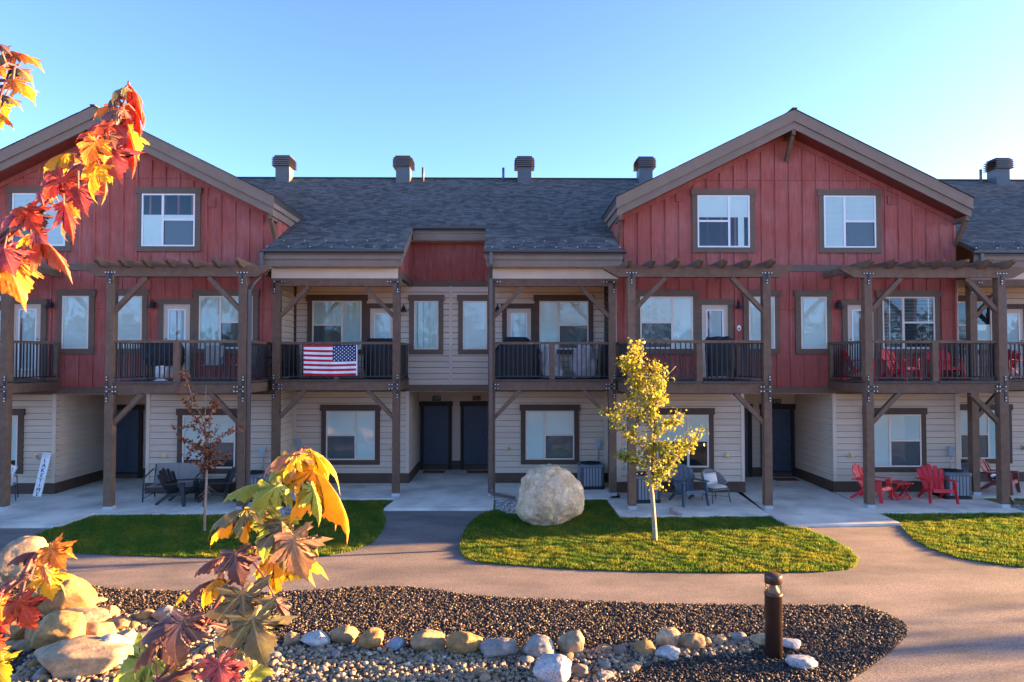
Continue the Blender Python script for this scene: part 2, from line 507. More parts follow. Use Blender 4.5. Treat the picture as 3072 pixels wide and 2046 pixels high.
class MB:
    def __init__(self):
        self.v, self.f, self.m = [], [], []

    def add(self, vs, fs, m=0):
        b = len(self.v)
        self.v += [tuple(v) for v in vs]
        self.f += [tuple(i + b for i in f) for f in fs]
        self.m += [m] * len(fs)
        return self

    def box(self, x0, x1, y0, y1, z0, z1, m=0):
        vs = [(x0, y0, z0), (x1, y0, z0), (x1, y1, z0), (x0, y1, z0), (x0, y0, z1), (x1, y0, z1), (x1, y1, z1), (x0, y1, z1)]
        return self.add(vs, [(0, 3, 2, 1), (4, 5, 6, 7), (0, 1, 5, 4), (1, 2, 6, 5), (2, 3, 7, 6), (3, 0, 4, 7)], m)

    def prism(self, poly, axis, a, b, m=0):
        """poly: 2d points; axis 'y': (x,z), 'x': (y,z), 'z': (x,y)"""
        def p3(p, t):
            return (p[0], t, p[1]) if axis == 'y' else ((t, p[0], p[1]) if axis == 'x' else (p[0], p[1], t))
        n = len(poly)
        vs = [p3(p, a) for p in poly] + [p3(p, b) for p in poly]
        fs = [tuple(range(n)), tuple(range(2 * n - 1, n - 1, -1))]
        fs += [(i, (i + 1) % n + 0, (i + 1) % n + n, i + n)[::-1] for i in range(n)]
        return self.add(vs, fs, m)

    def beam(self, p, q, w, h, up=(0, 0, 1), m=0, w2=None, h2=None):
        p, q = Vector(p), Vector(q)
        d = (q - p).normalized()
        s = d.cross(Vector(up))
        if s.length < 1e-4:
            s = d.cross(Vector((0, 1, 0)))
        s.normalize()
        u = s.cross(d).normalized()
        vs = []
        for c, ww, hh in ((p, w, h), (q, w2 or w, h2 or h)):
            for a, b in ((-1, -1), (1, -1), (1, 1), (-1, 1)):
                vs.append(c + s * (a * ww / 2) + u * (b * hh / 2))
        return self.add(vs, [(0, 1, 2, 3), (7, 6, 5, 4), (0, 4, 5, 1), (1, 5, 6, 2), (2, 6, 7, 3), (3, 7, 4, 0)], m)

    def plate(self, o, u, v, outline, th, m=0):
        o, u, v = Vector(o), Vector(u), Vector(v)
        nn = u.cross(v).normalized() * (th / 2)
        n = len(outline)
        vs = [o + u * a + v * b - nn for a, b in outline] + [o + u * a + v * b + nn for a, b in outline]
        fs = [tuple(range(n - 1, -1, -1)), tuple(range(n, 2 * n))] + [(i, (i + 1) % n, (i + 1) % n + n, i + n) for i in range(n)]
        return self.add(vs, fs, m)

    def tube(self, pts, radii, n=8, m=0):
        pts = [Vector(p) for p in pts]
        if not hasattr(radii, '__len__'):
            radii = [radii] * len(pts)
        b = len(self.v)
        prev = None
        for i, p in enumerate(pts):
            d = (pts[min(i + 1, len(pts) - 1)] - pts[max(i - 1, 0)]).normalized()
            if prev is None:
                a = d.cross(Vector((0.13, 0.9, 0.2)) if abs(d.y) < 0.9 else Vector((1, 0, 0))).normalized()
            else:
                a = (prev - d * prev.dot(d)).normalized()
            prev = a
            c = d.cross(a)
            for k in range(n):
                t = 2 * PI * k / n
                self.v.append(tuple(p + (a * math.cos(t) + c * math.sin(t)) * radii[i]))
        for i in range(len(pts) - 1):
            for k in range(n):
                k2 = (k + 1) % n
                self.f.append((b + i * n + k, b + i * n + k2, b + (i + 1) * n + k2, b + (i + 1) * n + k))
                self.m.append(m)
        e = b + (len(pts) - 1) * n
        self.f.append(tuple(range(b + n - 1, b - 1, -1)))
        self.f.append(tuple(range(e, e + n)))
        self.m += [m, m]
        return self

    def lathe(self, prof, n=24, c=(0, 0, 0), m=0):
        b = len(self.v)
        for r, z in prof:
            for k in range(n):
                t = 2 * PI * k / n
                self.v.append((c[0] + r * math.cos(t), c[1] + r * math.sin(t), c[2] + z))
        for i in range(len(prof) - 1):
            for k in range(n):
                k2 = (k + 1) % n
                self.f.append((b + i * n + k, b + i * n + k2, b + (i + 1) * n + k2, b + (i + 1) * n + k))
                self.m.append(m)
        return self

    def mesh(self, name, mats, smooth=False):
        me = bpy.data.meshes.new(name)
        me.from_pydata(self.v, [], self.f)
        for mm in (mats if isinstance(mats, (list, tuple)) else [mats]):
            me.materials.append(mm)
        me.polygons.foreach_set('material_index', self.m)
        if smooth:
            me.polygons.foreach_set('use_smooth', [True] * len(self.f))
        me.update()
        return me

    def build(self, name, mats, parent=None, smooth=False, loc=None):
        return link(self.mesh(name, mats, smooth), name, parent, loc)


def link(me, name, parent=None, loc=None, rot=None):
    o = bpy.data.objects.new(name, me)
    COL.objects.link(o)
    if parent is not None:
        o.parent = parent
    if loc is not None:
        o.location = loc
    if rot is not None:
        o.rotation_euler = rot
    return o


def tag(o, label, cat, group=None):
    o['label'] = label
    o['category'] = cat
    if group:
        o['group'] = group
    return o


def thing(name, label, cat, loc=(0, 0, 0), rotz=0.0, group=None):
    o = bpy.data.objects.new(name, None)
    o.empty_display_size = 0.2
    COL.objects.link(o)
    o.location = loc
    o.rotation_euler = (0, 0, rotz)
    return tag(o, label, cat, group)


def dup(root, loc, rotz, label, group=None):
    r = root.copy()
    COL.objects.link(r)
    r.location = loc
    r.rotation_euler = (0, 0, rotz)
    r['label'] = label
    if group:
        r['group'] = group
    for ch in list(root.children):
        c = ch.copy()
        COL.objects.link(c)
        c.parent = r
        for g in list(ch.children):
            d = g.copy()
            COL.objects.link(d)
            d.parent = c
    return r


def structure(o):
    o['kind'] = 'structure'
    return o


def stuff(o):
    o['kind'] = 'stuff'
    return o


def np_mesh(name, V, F, mats, tone=None, smooth=False):
    """V (n,3), F (m,k) arrays; tone: per-face value stored as a face attribute"""
    me = bpy.data.meshes.new(name)
    n, (mf, k) = len(V), F.shape
    me.vertices.add(n)
    me.vertices.foreach_set('co', V.astype(np.float32).ravel())
    me.loops.add(mf * k)
    me.loops.foreach_set('vertex_index', F.astype(np.int32).ravel())
    me.polygons.add(mf)
    me.polygons.foreach_set('loop_start', np.arange(0, mf * k, k, dtype=np.int32))
    if smooth:
        me.polygons.foreach_set('use_smooth', np.ones(mf, dtype=bool))
    if tone is not None:
        a = me.attributes.new('tone', 'FLOAT', 'FACE')
        a.data.foreach_set('value', tone.astype(np.float32))
    me.materials.append(mats)
    me.update(calc_edges=True)
    return me


def in_poly(x, y, poly):
    ins = np.zeros(len(x), bool)
    n = len(poly)
    for i in range(n):
        x0, y0 = poly[i]
        x1, y1 = poly[(i + 1) % n]
        if y0 == y1:
            continue
        c = ((y0 > y) != (y1 > y)) & (x < (x1 - x0) * (y - y0) / (y1 - y0) + x0)
        ins ^= c
    return ins


def sample_poly(poly, dens):
    P = np.array(poly)
    a, b = P.min(0), P.max(0)
    n = int((b - a).prod() * dens)
    q = a + rng.random((n, 2)) * (b - a)
    return q[in_poly(q[:, 0], q[:, 1], poly)]


def smooth_poly(pts, it=2):
    """Chaikin corner cutting for curved garden edges"""
    for _ in range(it):
        out = []
        n = len(pts)
        for i in range(n):
            a, b = Vector(pts[i]), Vector(pts[(i + 1) % n])
            out += [tuple(a * 0.75 + b * 0.25), tuple(a * 0.25 + b * 0.75)]
        pts = out
    return pts

# ------------------------------------------------------------ the townhouse row
XG, XC, PER = 8.33, -1.68, 19.98          # gable centre, middle section centre, repeat of the row
ROW = thing('townhouse_row', 'long row of joined townhouses with red gables, beige siding and grey shingle roof', 'townhouses')
SL = 0.51                                  # main roof pitch


def zmain(y):
    return 6.95 + SL * (y + 0.95)


def zgab(u):
    return 11.07 - 0.495 * abs(u)


_cache = {}


def shared(key, fn):
    if key not in _cache:
        _cache[key] = fn()
    return _cache[key]


def plank_mesh(L):
    L = round(L, 3)

    def mk():
        mb = MB()
        mb.prism([(0.0, 0.0), (-0.028, 0.0), (-0.028, 0.005), (-0.010, 0.168), (0.0, 0.168)], 'x', 0, L)
        return mb.mesh('plank', beige)
    return shared(('plank', L), mk)


def lap_front(parent, x0, x1, z0, z1, Y):
    k = 0
    z = z0
    while z < z1 - 0.03:
        o = link(plank_mesh(x1 - x0), 'plank', parent, (x0, Y, z))
        if z + 0.170 > z1:
            o.scale.z = (z1 - z) / 0.170
        z += 0.183


def lap_side(parent, x, y0, y1, z0, z1, face):
    """face +1: wall looks to +x, -1: to -x"""
    z = z0
    while z < z1 - 0.03:
        o = link(plank_mesh(y1 - y0), 'plank', parent)
        o.location = (x, y0 if face > 0 else y1, z)
        o.rotation_euler = (0, 0, PI / 2 if face > 0 else -PI / 2)
        if z + 0.170 > z1:
            o.scale.z = (z1 - z) / 0.170
        z += 0.183


def boxo(name, mats, parent, *b):
    return MB().box(*b).build(name, mats, parent)


def mir(xc, s, a, b):
    p, q = xc + s * a, xc + s * b
    return (p, q) if p < q else (q, p)


# ---- openings
def window(Y, xa, xb, z0, z1, trim, style, outer, blind='slat', tw=0.15, frame=None, cover=1.0, htw=0.19):
    """style D: double-hung part on the outer side; S: single light. outer: +1 when the outer side is +x"""
    fr = frame or vinyl
    mb = MB()
    mb.box(xa - tw, xa, Y - 0.062, Y, z0 - tw, z1)
    mb.box(xb, xb + tw, Y - 0.062, Y, z0 - tw, z1)
    mb.box(xa - tw - 0.035, xb + tw + 0.035, Y - 0.078, Y, z1 + 0.002, z1 + htw)
    mb.box(xa + 0.001, xb - 0.001, Y - 0.060, Y, z0 - tw, z0 - 0.001)
    w = mb.build('window', trim, ROW)
    f = MB()
    e = 0.045
    yf, yb = Y - 0.070, Y - 0.030
    f.box(xa + .001, xa + e, yf, yb, z0 + .001, z1 - .001)
    f.box(xb - e, xb - .001, yf, yb, z0 + .001, z1 - .001)
    f.box(xa + e, xb - e, yf, yb, z0 + .001, z0 + e)
    f.box(xa + e, xb - e, yf, yb, z1 - e, z1 - .001)
    lights = []
    if style == 'S':
        lights = [(xa + e, xb - e, z0 + e, z1 - e, pane_m)]
    else:
        xm = xa + (xb - xa) * (0.605 if outer < 0 else 0.395)
        f.box(xm - 0.032, xm + 0.032, yf - .002, yb, z0 + e, z1 - e)
        zm = z0 + (z1 - z0) * 0.505
        oa, ob = (xa + e, xm - 0.032) if outer < 0 else (xm + 0.032, xb - e)
        f.box(oa, ob, yf - .004, yb, zm - 0.028, zm + 0.028)
        ia, ib = (xm + 0.032, xb - e) if outer < 0 else (xa + e, xm - 0.032)
        # sash frame of the screened lower part
        lights = [(oa, ob, zm + 0.028, z1 - e, pane_m), (oa, ob, z0 + e, zm - 0.028, screen_m), (ia, ib, z0 + e, z1 - e, pane_m)]
        fb = MB()
        for a0, a1, c0, c1 in ((oa, oa + .022, z0 + e, zm - .028), (ob - .022, ob, z0 + e, zm - .028), (oa + .022, ob - .022, z0 + e, z0 + e + .022)):
            fb.box(a0, a1, yf + .008, yb, c0, c1)
        fb.build('screen_frame', charcoal_m, w)
    f.build('frame', fr, w)
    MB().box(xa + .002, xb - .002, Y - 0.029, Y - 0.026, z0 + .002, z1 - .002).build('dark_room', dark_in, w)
    for a0, a1, c0, c1, pm in lights:
        MB().box(a0, a1, Y - 0.060, Y - 0.057, c0, c1).build('pane', pm, w)
    b = MB()
    zt, zb = z1 - 0.03, z0 + 0.03 + (z1 - z0) * (1 - cover)
    if blind == 'slat':
        z = zt
        while z > zb:
            b.add([(xa + .02, Y - .049, z - .034), (xb - .02, Y - .049, z - .034), (xb - .02, Y - .040, z), (xa + .02, Y - .040, z)], [(0, 1, 2, 3)])
            z -= 0.036
    elif blind == 'open':
        z = zt
        while z > zb:
            b.add([(xa + .02, Y - .052, z - .012), (xb - .02, Y - .052, z - .012), (xb - .02, Y - .034, z), (xa + .02, Y - .034, z)], [(0, 1, 2, 3)])
            z -= 0.042
        for xx in (xa + .2, xb - .2):
            b.box(xx, xx + .03, Y - .054, Y - .053, zb, zt)
    elif blind == 'curtain':
        n = 60
        for i in range(n):
            x_0, x_1 = xa + .02 + (xb - xa - .04) * i / n, xa + .02 + (xb - xa - .04) * (i + 1) / n
            g = lambda x: Y - .042 + .010 * math.sin(x * 34) + .004 * math.sin(x * 71)
            b.add([(x_0, g(x_0), zb), (x_1, g(x_1), zb), (x_1, g(x_1), zt), (x_0, g(x_0), zt)], [(0, 1, 2, 3)])
    elif blind == 'shade':
        b.box(xa + .02, xb - .02, Y - .045, Y - .043, zb, zt)
        b.box(xb - .34, xb - .16, Y - .041, Y - .040, z0 + .04, zb)
    elif blind == 'low':
        b.box(xa + .02, xb - .02, Y - .045, Y - .043, z0 + .03, z0 + (z1 - z0) * cover)
    if b.v:
        b.build('blind', curtain_m if blind == 'curtain' else blind_m, w)
    return w


def patio_door(Y, xa, xb, z0, z1, trim, hinge):
    mb = MB()
    for a, b in ((xa - .15, xa), (xb, xb + .15)):
        mb.box(a, b, Y - .055, Y, z0, z1)
    mb.box(xa - .18, xb + .18, Y - .070, Y, z1 + .002, z1 + .16)
    c = mb.build('patio_door', trim, ROW)
    e = 0.035
    MB().box(xa + .001, xa + e, Y - .05, Y, z0, z1 - .001).box(xb - e, xb - .001, Y - .05, Y, z0, z1 - .001).box(xa + e, xb - e, Y - .05, Y, z1 - e, z1 - .001).build('jamb', door_tan, c)
    g0, g1, h0, h1 = xa + .135, xb - .135, z0 + .27, z1 - .15
    s = MB()
    y0, y1 = Y - .043, Y - .004
    s.box(xa + e + .004, g0, y0, y1, z0 + .03, z1 - e - .004).box(g1, xb - e - .004, y0, y1, z0 + .03, z1 - e - .004)
    s.box(g0, g1, y0, y1, z0 + .03, h0).box(g0, g1, y0, y1, h1, z1 - e - .004)
    s.build('leaf', door_tan, c)
    t = MB()
    for a in ((g0 - .012, g0 + .028, h0, h1), (g1 - .028, g1 + .012, h0, h1), (g0 + .028, g1 - .028, h0 - .012, h0 + .028), (g0 + .028, g1 - .028, h1 - .028, h1 + .012)):
        t.box(a[0], a[1], y0 - .012, y0 - .001, a[2], a[3])
    t.build('glazing_frame', vinyl_w, c)
    MB().box(g0 + .028, g1 - .028, y0 - .003, y0, h0 + .028, h1 - .028).build('pane', pane_m, c)
    b = MB()
    z = h1 - .03
    while z > h0 + .03:
        b.add([(g0 + .03, y0 + .010, z - .02), (g1 - .03, y0 + .010, z - .02), (g1 - .03, y0 + .016, z), (g0 + .03, y0 + .016, z)], [(0, 1, 2, 3)])
        z -= .021
    b.build('blind', vinyl_w, c)
    hx = xa + .08 if hinge > 0 else xb - .08
    k = MB()
    k.lathe([(0, -.03), (.03, -.02), (.03, .02), (0, .03)], 12, (hx, y0 - .05, z0 + 1.02))
    k.lathe([(0, -.02), (.022, -.015), (.022, .015), (0, .02)], 10, (hx, y0 - .02, z0 + 1.16))
    k.box(hx - .008, hx + .008, y0 - .05, y0, z0 + 1.01, z0 + 1.03)
    k.build('handle', zinc, c, True)
    return c


def entry_door(Y, xa, xb, hinge):
    z0, z1 = 0.19, 2.22
    mb = MB()
    for a, b in ((xa - .12, xa), (xb, xb + .12)):
        mb.box(a, b, Y - .075, Y, 0, z1)
    mb.box(xa - .15, xb + .15, Y - .095, Y, z1 + .002, z1 + .17)
    c = mb.build('entry_door', doortrim, ROW)
    MB().box(xa, xb, Y - .10, Y, 0.0, .145).build('threshold_step', dkbrown, c)
    MB().box(xa, xb, Y - .06, Y, .146, .188).build('sill', black_m, c)
    s = MB()
    w = xb - xa
    y0 = Y - .045
    st = 0.125
    s.box(xa + .005, xa + st, y0, Y, z0, z1 - .005).box(xb - st, xb - .005, y0, Y, z0, z1 - .005)
    for a, b in ((z0, z0 + .24), (z0 + 1.30, z0 + 1.44), (z1 - .14, z1 - .005)):
        s.box(xa + st, xb - st, y0, Y, a, b)
    xm = (xa + xb) / 2
    s.box(xm - .055, xm + .055, y0, Y, z0 + .24, z0 + 1.30)
    s.box(xa + st, xb - st, y0 + .016, Y, z0 + .24, z1 - .14)
    s.build('leaf', navy, c)
    hx = xa + .06 if hinge > 0 else xb - .06
    k = MB()
    k.box(hx - .035, hx + .035, y0 - .012, y0, z0 + 1.03, z0 + 1.11)
    k.box(hx - .022, hx + .022, y0 - .01, y0, z0 + .72, z0 + .98)
    k.tube([(hx, y0 - .01, z0 + .93), (hx, y0 - .05, z0 + .90), (hx, y0 - .05, z0 + .75), (hx, y0 - .01, z0 + .73)], .010, 6)
    k.build('handle', zinc, c, True)
    return c


def wall_lamp(x, z, Y, s):
    l = MB()
    l.lathe([(0, .16), (.02, .15), (.025, .10), (.055, .08), (.065, .0), (.12, -.05), (.125, -.06), (.11, -.06), (0, -.03)], 16, (x, Y - .16, z))
    l.tube([(x, Y - .02, z + .05), (x, Y - .08, z + .20), (x, Y - .16, z + .15)], .012, 6)
    l.box(x - .045, x + .045, Y - .024, Y - .004, z - .02, z + .11)
    return l.build('wall_lamp', black_m, ROW, True)


def outlet(x, z, Y):
    p = MB().box(x - .055, x + .055, Y - .055, Y, z - .085, z + .085, 0)
    p.lathe([(0.0, 0), (.042, 0.0), (.05, .03), (.042, .09), (0, .10)], 12, (x, Y - .07, z - .05), 1)
    return p.build('outlet_cover', [beige_trim, brass], ROW)


def utility_box(x, z, Y, zb=None):
    c = MB().box(x - .075, x + .075, Y - .11, Y - .02, z - .13, z + .13).box(x - .085, x + .085, Y - .118, Y - .10, z + .06, z + .14)
    c.box(x - .05, x + .05, Y - .116, Y - .108, z - .10, z + .02)
    o = c.build('disconnect_box', boxgrey, ROW)
    zb = zb if zb is not None else .75
    MB().tube([(x + .02, Y - .05, z - .13), (x + .02, Y - .05, z - .5), (x - .02, Y - .07, zb)], .016, 8).build('conduit', boxgrey, o, True)
    return o


# ---- walls of one gabled unit
def gable_unit(xc, side_l=True, side_r=True, detail=True):
    hw = 5.03
    zb = 2.87
    poly = [(xc - hw, zb), (xc + hw, zb), (xc + hw, zgab(hw) - .3), (xc, zgab(0) - .3), (xc - hw, zgab(hw) - .3)]
    wl = MB().prism(poly, 'y', 0, .2).build('gable_wall', red, ROW)
    sd = MB()
    for s in (-1, 1):
        a, b = mir(xc, s, hw - .2, hw)
        sd.box(a, b, .201, 3.2, 6.0, zgab(hw) - .3)
    sd.build('gable_cheek', red, ROW)
    if detail:
        def batten(x, z0, z1):
            me = shared(('bat', 1), lambda: MB().box(-.028, .028, -.034, 0, 0, 1).mesh('batten', red))
            o = link(me, 'batten', wl, (x, 0, z0))
            o.scale = (1, 1, z1 - z0)
        for k in range(-12, 13):
            u = k * .407 + .11
            if abs(u) > 4.9:
                continue
            batten(xc + u, 6.655, zgab(u) - .65)
            batten(xc + u, 3.065, 6.445)
        for s in (-1, 1):
            batten(xc + s * 5.0, 3.065, 6.445)
            batten(xc + s * 5.0, 6.655, zgab(5) - .65)
            a = MB()
            for y in (.41, .82, 1.23, 1.64, 2.05):
                q, w = mir(xc, s, hw, hw + .02)
                a.box(q, w, y - .03, y + .03, 6.4, 8.1)
            stuff(a.build('batten', red, wl))
        # panel joint, a thin recessed-looking z strip
        MB().box(xc - 3.0, xc + 3.0, -.006, 0, 9.15, 9.165).box(xc - 4.9, xc + 4.9, -.006, 0, 5.33, 5.345).build('panel_joint', soffit_m, wl)
        MB().box(xc - hw - .01, xc + hw + .01, -.045, 0, 6.455, 6.65).build('band_board', brown, ROW)
        MB().box(xc - hw - .01, xc + hw + .01, -.045, 0, 2.872, 3.06).build('band_board', brown, ROW)
        fz = MB()
        for s in (-1, 1):
            p = [(xc, zgab(0) - .40), (xc + s * hw, zgab(hw) - .40), (xc + s * hw, zgab(hw) - .70), (xc, zgab(0) - .70)]
            fz.prism(p, 'y', -.035, -.001)
        fz.build('rake_board', red, wl)
    # roof
    yF, yB = -.66, 7.0
    rt = MB()
    for s in (-1, 1):
        rt.prism([(xc, zgab(0) - .03), (xc + s * 5.14, zgab(5.14) - .03), (xc + s * 5.14, zgab(5.14) - .20), (xc, zgab(0) - .20)], 'y', yF + .03, yB)
    roof = rt.build('gable_roof', gutter_m, ROW)
    shingles_gable(xc, roof)
    up, lo = MB(), MB()
    for s in (-1, 1):
        e = 5.13
        up.prism([(xc, zgab(0) - .03), (xc + s * e, zgab(e) - .03), (xc + s * e, zgab(e) - .36), (xc, zgab(0) - .36)], 'y', -.655, -.612)
        lo.prism([(xc, zgab(0) - .34), (xc + s * (e - .03), zgab(e - .03) - .34), (xc + s * (e - .03), zgab(e) - .58), (xc, zgab(0) - .58)], 'y', -.611, -.57)
        a, b = mir(xc, s, e - .045, e)
        up.box(a, b, -.611, 2.9, zgab(e) - .36, zgab(e) - .03)
        a, b = mir(xc, s, e - .078, e - .046)
        lo.box(a, b, -.569, 2.6, zgab(e) - .58, zgab(e) - .34)
    up.build('fascia_board', fascia_m, roof)
    lo.build('fascia_board', fascia_m, roof)
    so = MB()
    for s in (-1, 1):
        so.prism([(xc, zgab(0) - .52), (xc + s * 5.05, zgab(5.05) - .52), (xc + s * 5.05, zgab(5.05) - .55), (xc, zgab(0) - .55)], 'y', -.569, -.036)
    so.build('soffit', soffit_m, roof)
    if detail:
        for u in (-5.0, 0, 5.0):
            zt = zgab(u) - .60
            k = MB()
            k.box(xc + u - .055, xc + u + .055, -.60, -.002, zt - .14, zt)
            k.beam((xc + u, -.50, zt - .13), (xc + u, -.05, zt - .74), .10, .12, (0, 1, 0))
            k.build('gable_bracket', timber, ROW)
        for s in (-1, 1):
            a, b = mir(xc, s, 1.10, 2.64)
            bl, cv = {(False, -1): ('slat', 1.0), (False, 1): ('low', .60), (True, -1): ('shade', .44), (True, 1): ('slat', 1.0)}[(xc > 0, s)]
            window(0, a, b, 7.16, 8.70, brown, 'D', s, bl, frame=vinyl_w, cover=cv)


def tabs_mesh(rows):
    """rows: list of (origin Vector, along Vector, up-slope Vector, normal Vector, length) -> numpy shingle tabs"""
    V, F, T = [], [], []
    n = 0
    for i, (o, a, s, nn, L) in enumerate(rows):
        x = -rng.random() * .3
        while x < L:
            w = .12 + rng.random() * .17
            x0, x1 = max(x, 0), min(x + w, L)
            x += w
            if x1 - x0 < .03:
                continue
            lift = .006
            d = 0.0
            p0, p1 = o + a * x0 + s * d, o + a * x1 + s * d
            q0, q1 = o + a * x0 + s * .16, o + a * x1 + s * .16
            V += [p0 + nn * lift, p1 + nn * lift, q1 + nn * .004, q0 + nn * .004, p0 - nn * .004, p1 - nn * .004, q1 - nn * .004, q0 - nn * .004]
            F += [(n, n + 1, n + 2, n + 3), (n + 4, n + 5, n + 1, n)]
            t = rng.random()
            T += [t] * 2
            n += 8
    return np.array([tuple(v) for v in V]), np.array(F), np.array(T)


def shingles_gable(xc, parent):
    rows = []
    for s in (-1, 1):
        a = Vector((0, 1, 0)) if s > 0 else Vector((0, -1, 0))
        sl = Vector((-s * 1.0, 0, .495)).normalized()
        nn = Vector((s * .495, 0, 1)).normalized()
        e = Vector((xc + s * 5.16, 0, zgab(5.16) - .02))
        for i in range(40):
            p = e + sl * (i * .143)
            if (p.x - xc) * s < .02:
                break
            y0, y1 = -.69, 7.0
            rows.append((Vector((p.x, y0 if s > 0 else y1, p.z)), a, sl, nn, y1 - y0))
    V, F, T = tabs_mesh(rows)
    stuff(link(np_mesh('shingles', V, F, shingle_m, T), 'shingles', parent))
    MB().box(xc - .07, xc + .07, -.69, 6.9, zgab(0) - .02, zgab(0) + .015).build('ridge_cap', shingle_m, parent)


def middle_unit(xc, left=True, right=True, detail=True):
    """the recessed section between two gables (porch roofs, notch, balcony wall)"""
    Y = 1.55
    hw = 4.95
    x0, x1 = xc - hw, xc + hw
    w = MB()
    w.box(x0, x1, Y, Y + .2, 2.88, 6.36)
    up = w.build('upper_wall', gap_shade_m, ROW)
    MB().box(xc - 1.3, xc + 1.3, Y - .001, Y + .2, 6.362, 7.95).build('dormer_wall', red, ROW)
    dw = ROW.children[-1] if False else None
    for k in range(-3, 4):
        if detail:
            MB().box(xc + k * .38 - .03, xc + k * .38 + .03, Y - .021, Y, 6.36, 7.6).build('batten', red, up)
    # cheeks of the notch and their brown foot boards
    for s in (-1, 1):
        a, b = mir(xc, s, 1.26, 1.34)
        ck = MB().prism([(-.40, 6.362), (Y - .001, 6.362), (Y - .001, zmain(Y) - .15), (-.40, zmain(-.40) - .15)], 'x', a, b).build('notch_cheek', red, ROW)
        bt = MB()
        q, r_ = mir(xc, s, 1.24, 1.26)
        for y in (-.1, .28, .66, 1.04, 1.4):
            bt.box(q, r_, y - .03, y + .03, 6.362, zmain(y) - .16)
        stuff(bt.build('batten', red, ck))
        a, b = mir(xc, s, 1.215, 1.345)
        MB().box(a, b, -.40, Y - .04, 6.18, 6.36).build('band_board', brown, ROW)
    MB().box(xc - 1.215, xc + 1.215, Y - .04, Y, 6.18, 6.36).build('band_board', brown, ROW)
    MB().box(xc - 1.42, xc + 1.42, Y - .045, Y, 2.882, 3.068).build('band_board', brown, ROW)
    MB().box(xc - .045, xc + .045, Y - .034, Y, 3.07, 6.178).build('corner_board', beige_trim, ROW)
    if detail:
        if left:
            lap_front(up, x0 + .1, xc - .047, 3.07, 6.17, Y)
        if right:
            lap_front(up, xc + .047, x1 - .1, 3.07, 6.17, Y)
    # notch eave
    yE = 1.05
    zt = zmain(yE)
    ne = MB().box(xc - 1.14, xc + 1.14, yE, yE + .04, zt - .19, zt - .03).build('fascia_board', fascia_m, ROW)
    MB().box(xc - 1.14, xc + 1.14, yE + .041, yE + .075, zt - .42, zt - .17).build('fascia_board', fascia_m, ROW)
    MB().box(xc - 1.2, xc + 1.2, yE + .076, Y, zt - .42, zt - .40).build('soffit', soffit_b, ROW)
    MB().prism([(yE - .10, zt + .0), (yE - .10, zt - .06), (yE - .05, zt - .11), (yE - .001, zt - .11), (yE - .001, zt)], 'x', xc - 1.17, xc + 1.17).build('gutter', gutter_m, ROW)
    for s in (-1, 1):
        # rake boards on the porch roofs beside the notch
        a, b = mir(xc, s, 1.135, 1.18)
        MB().prism([(-.93, zmain(-.93) - .03), (yE - .01, zmain(yE) - .03), (yE - .01, zmain(yE) - .24), (-.93, zmain(-.93) - .24)], 'x', a, b).build('rake_board', fascia_m, ROW)
        a, b = mir(xc, s, 1.181, 1.22)
        MB().prism([(-.90, zmain(-.90) - .20), (Y - .05, zmain(Y) - .20), (Y - .05, zmain(Y) - .46), (-.90, zmain(-.90) - .46)], 'x', a, b).build('rake_board', fascia_m, ROW)
    for s, on in ((-1, left), (1, right)):
        if not on:
            continue
        # porch: fascia, gutter, soffit, frieze, ceiling
        a, b = mir(xc, s, 1.15, 5.02)
        MB().box(a, b, -.91, -.87, 6.665, 6.86).build('fascia_board', fascia_m, ROW)
        a, b = mir(xc, s, 1.19, 5.00)
        MB().box(a, b, -.869, -.83, 6.467, 6.70).build('fascia_board', fascia_m, ROW)
        a, b = mir(xc, s, 1.11, 5.10)
        MB().prism([(-1.02, 6.925), (-1.02, 6.87), (-.97, 6.825), (-.912, 6.825), (-.912, 6.925)], 'x', a, b).build('gutter', gutter_m, ROW)
        a, b = mir(xc, s, 1.35, 4.94)
        MB().box(a, b, -.829, -.42, 6.467, 6.49).build('soffit', soffit_b, ROW)
        MB().box(a, b, -.50, -.42, 6.18, 6.466).build('frieze_board', beige_trim, ROW)
        MB().box(a, b, -.41, Y - .03, 6.175, 6.20).build('porch_ceiling', soffit_b, ROW)
        # heat cable zig-zag along the eave
        pts = []
        L = b - a
        n = 6
        for i in range(n * 12 + 1):
            t = i / (n * 12)
            ph = (t * n) % 1.0
            h = .08 + .52 * (math.sin(ph * PI) ** 2 if ph < .5 else math.sin(ph * PI) ** 1.2)
            y = -.95 + h
            pts.append((a + L * t + .12 * math.sin(ph * 2 * PI), y, zmain(y) + .03))
        MB().tube(pts, .011, 5).build('heat_cable', cable_m, ROW, True)
        cl = MB()
        for i in range(n * 2 + 1):
            j = min(i * 6, len(pts) - 1)
            p = pts[j]
            cl.box(p[0] - .012, p[0] + .012, p[1] - .012, p[1] + .012, p[2] - .01, p[2] + .015)
        stuff(cl.build('cable_clip', clip_m, ROW))


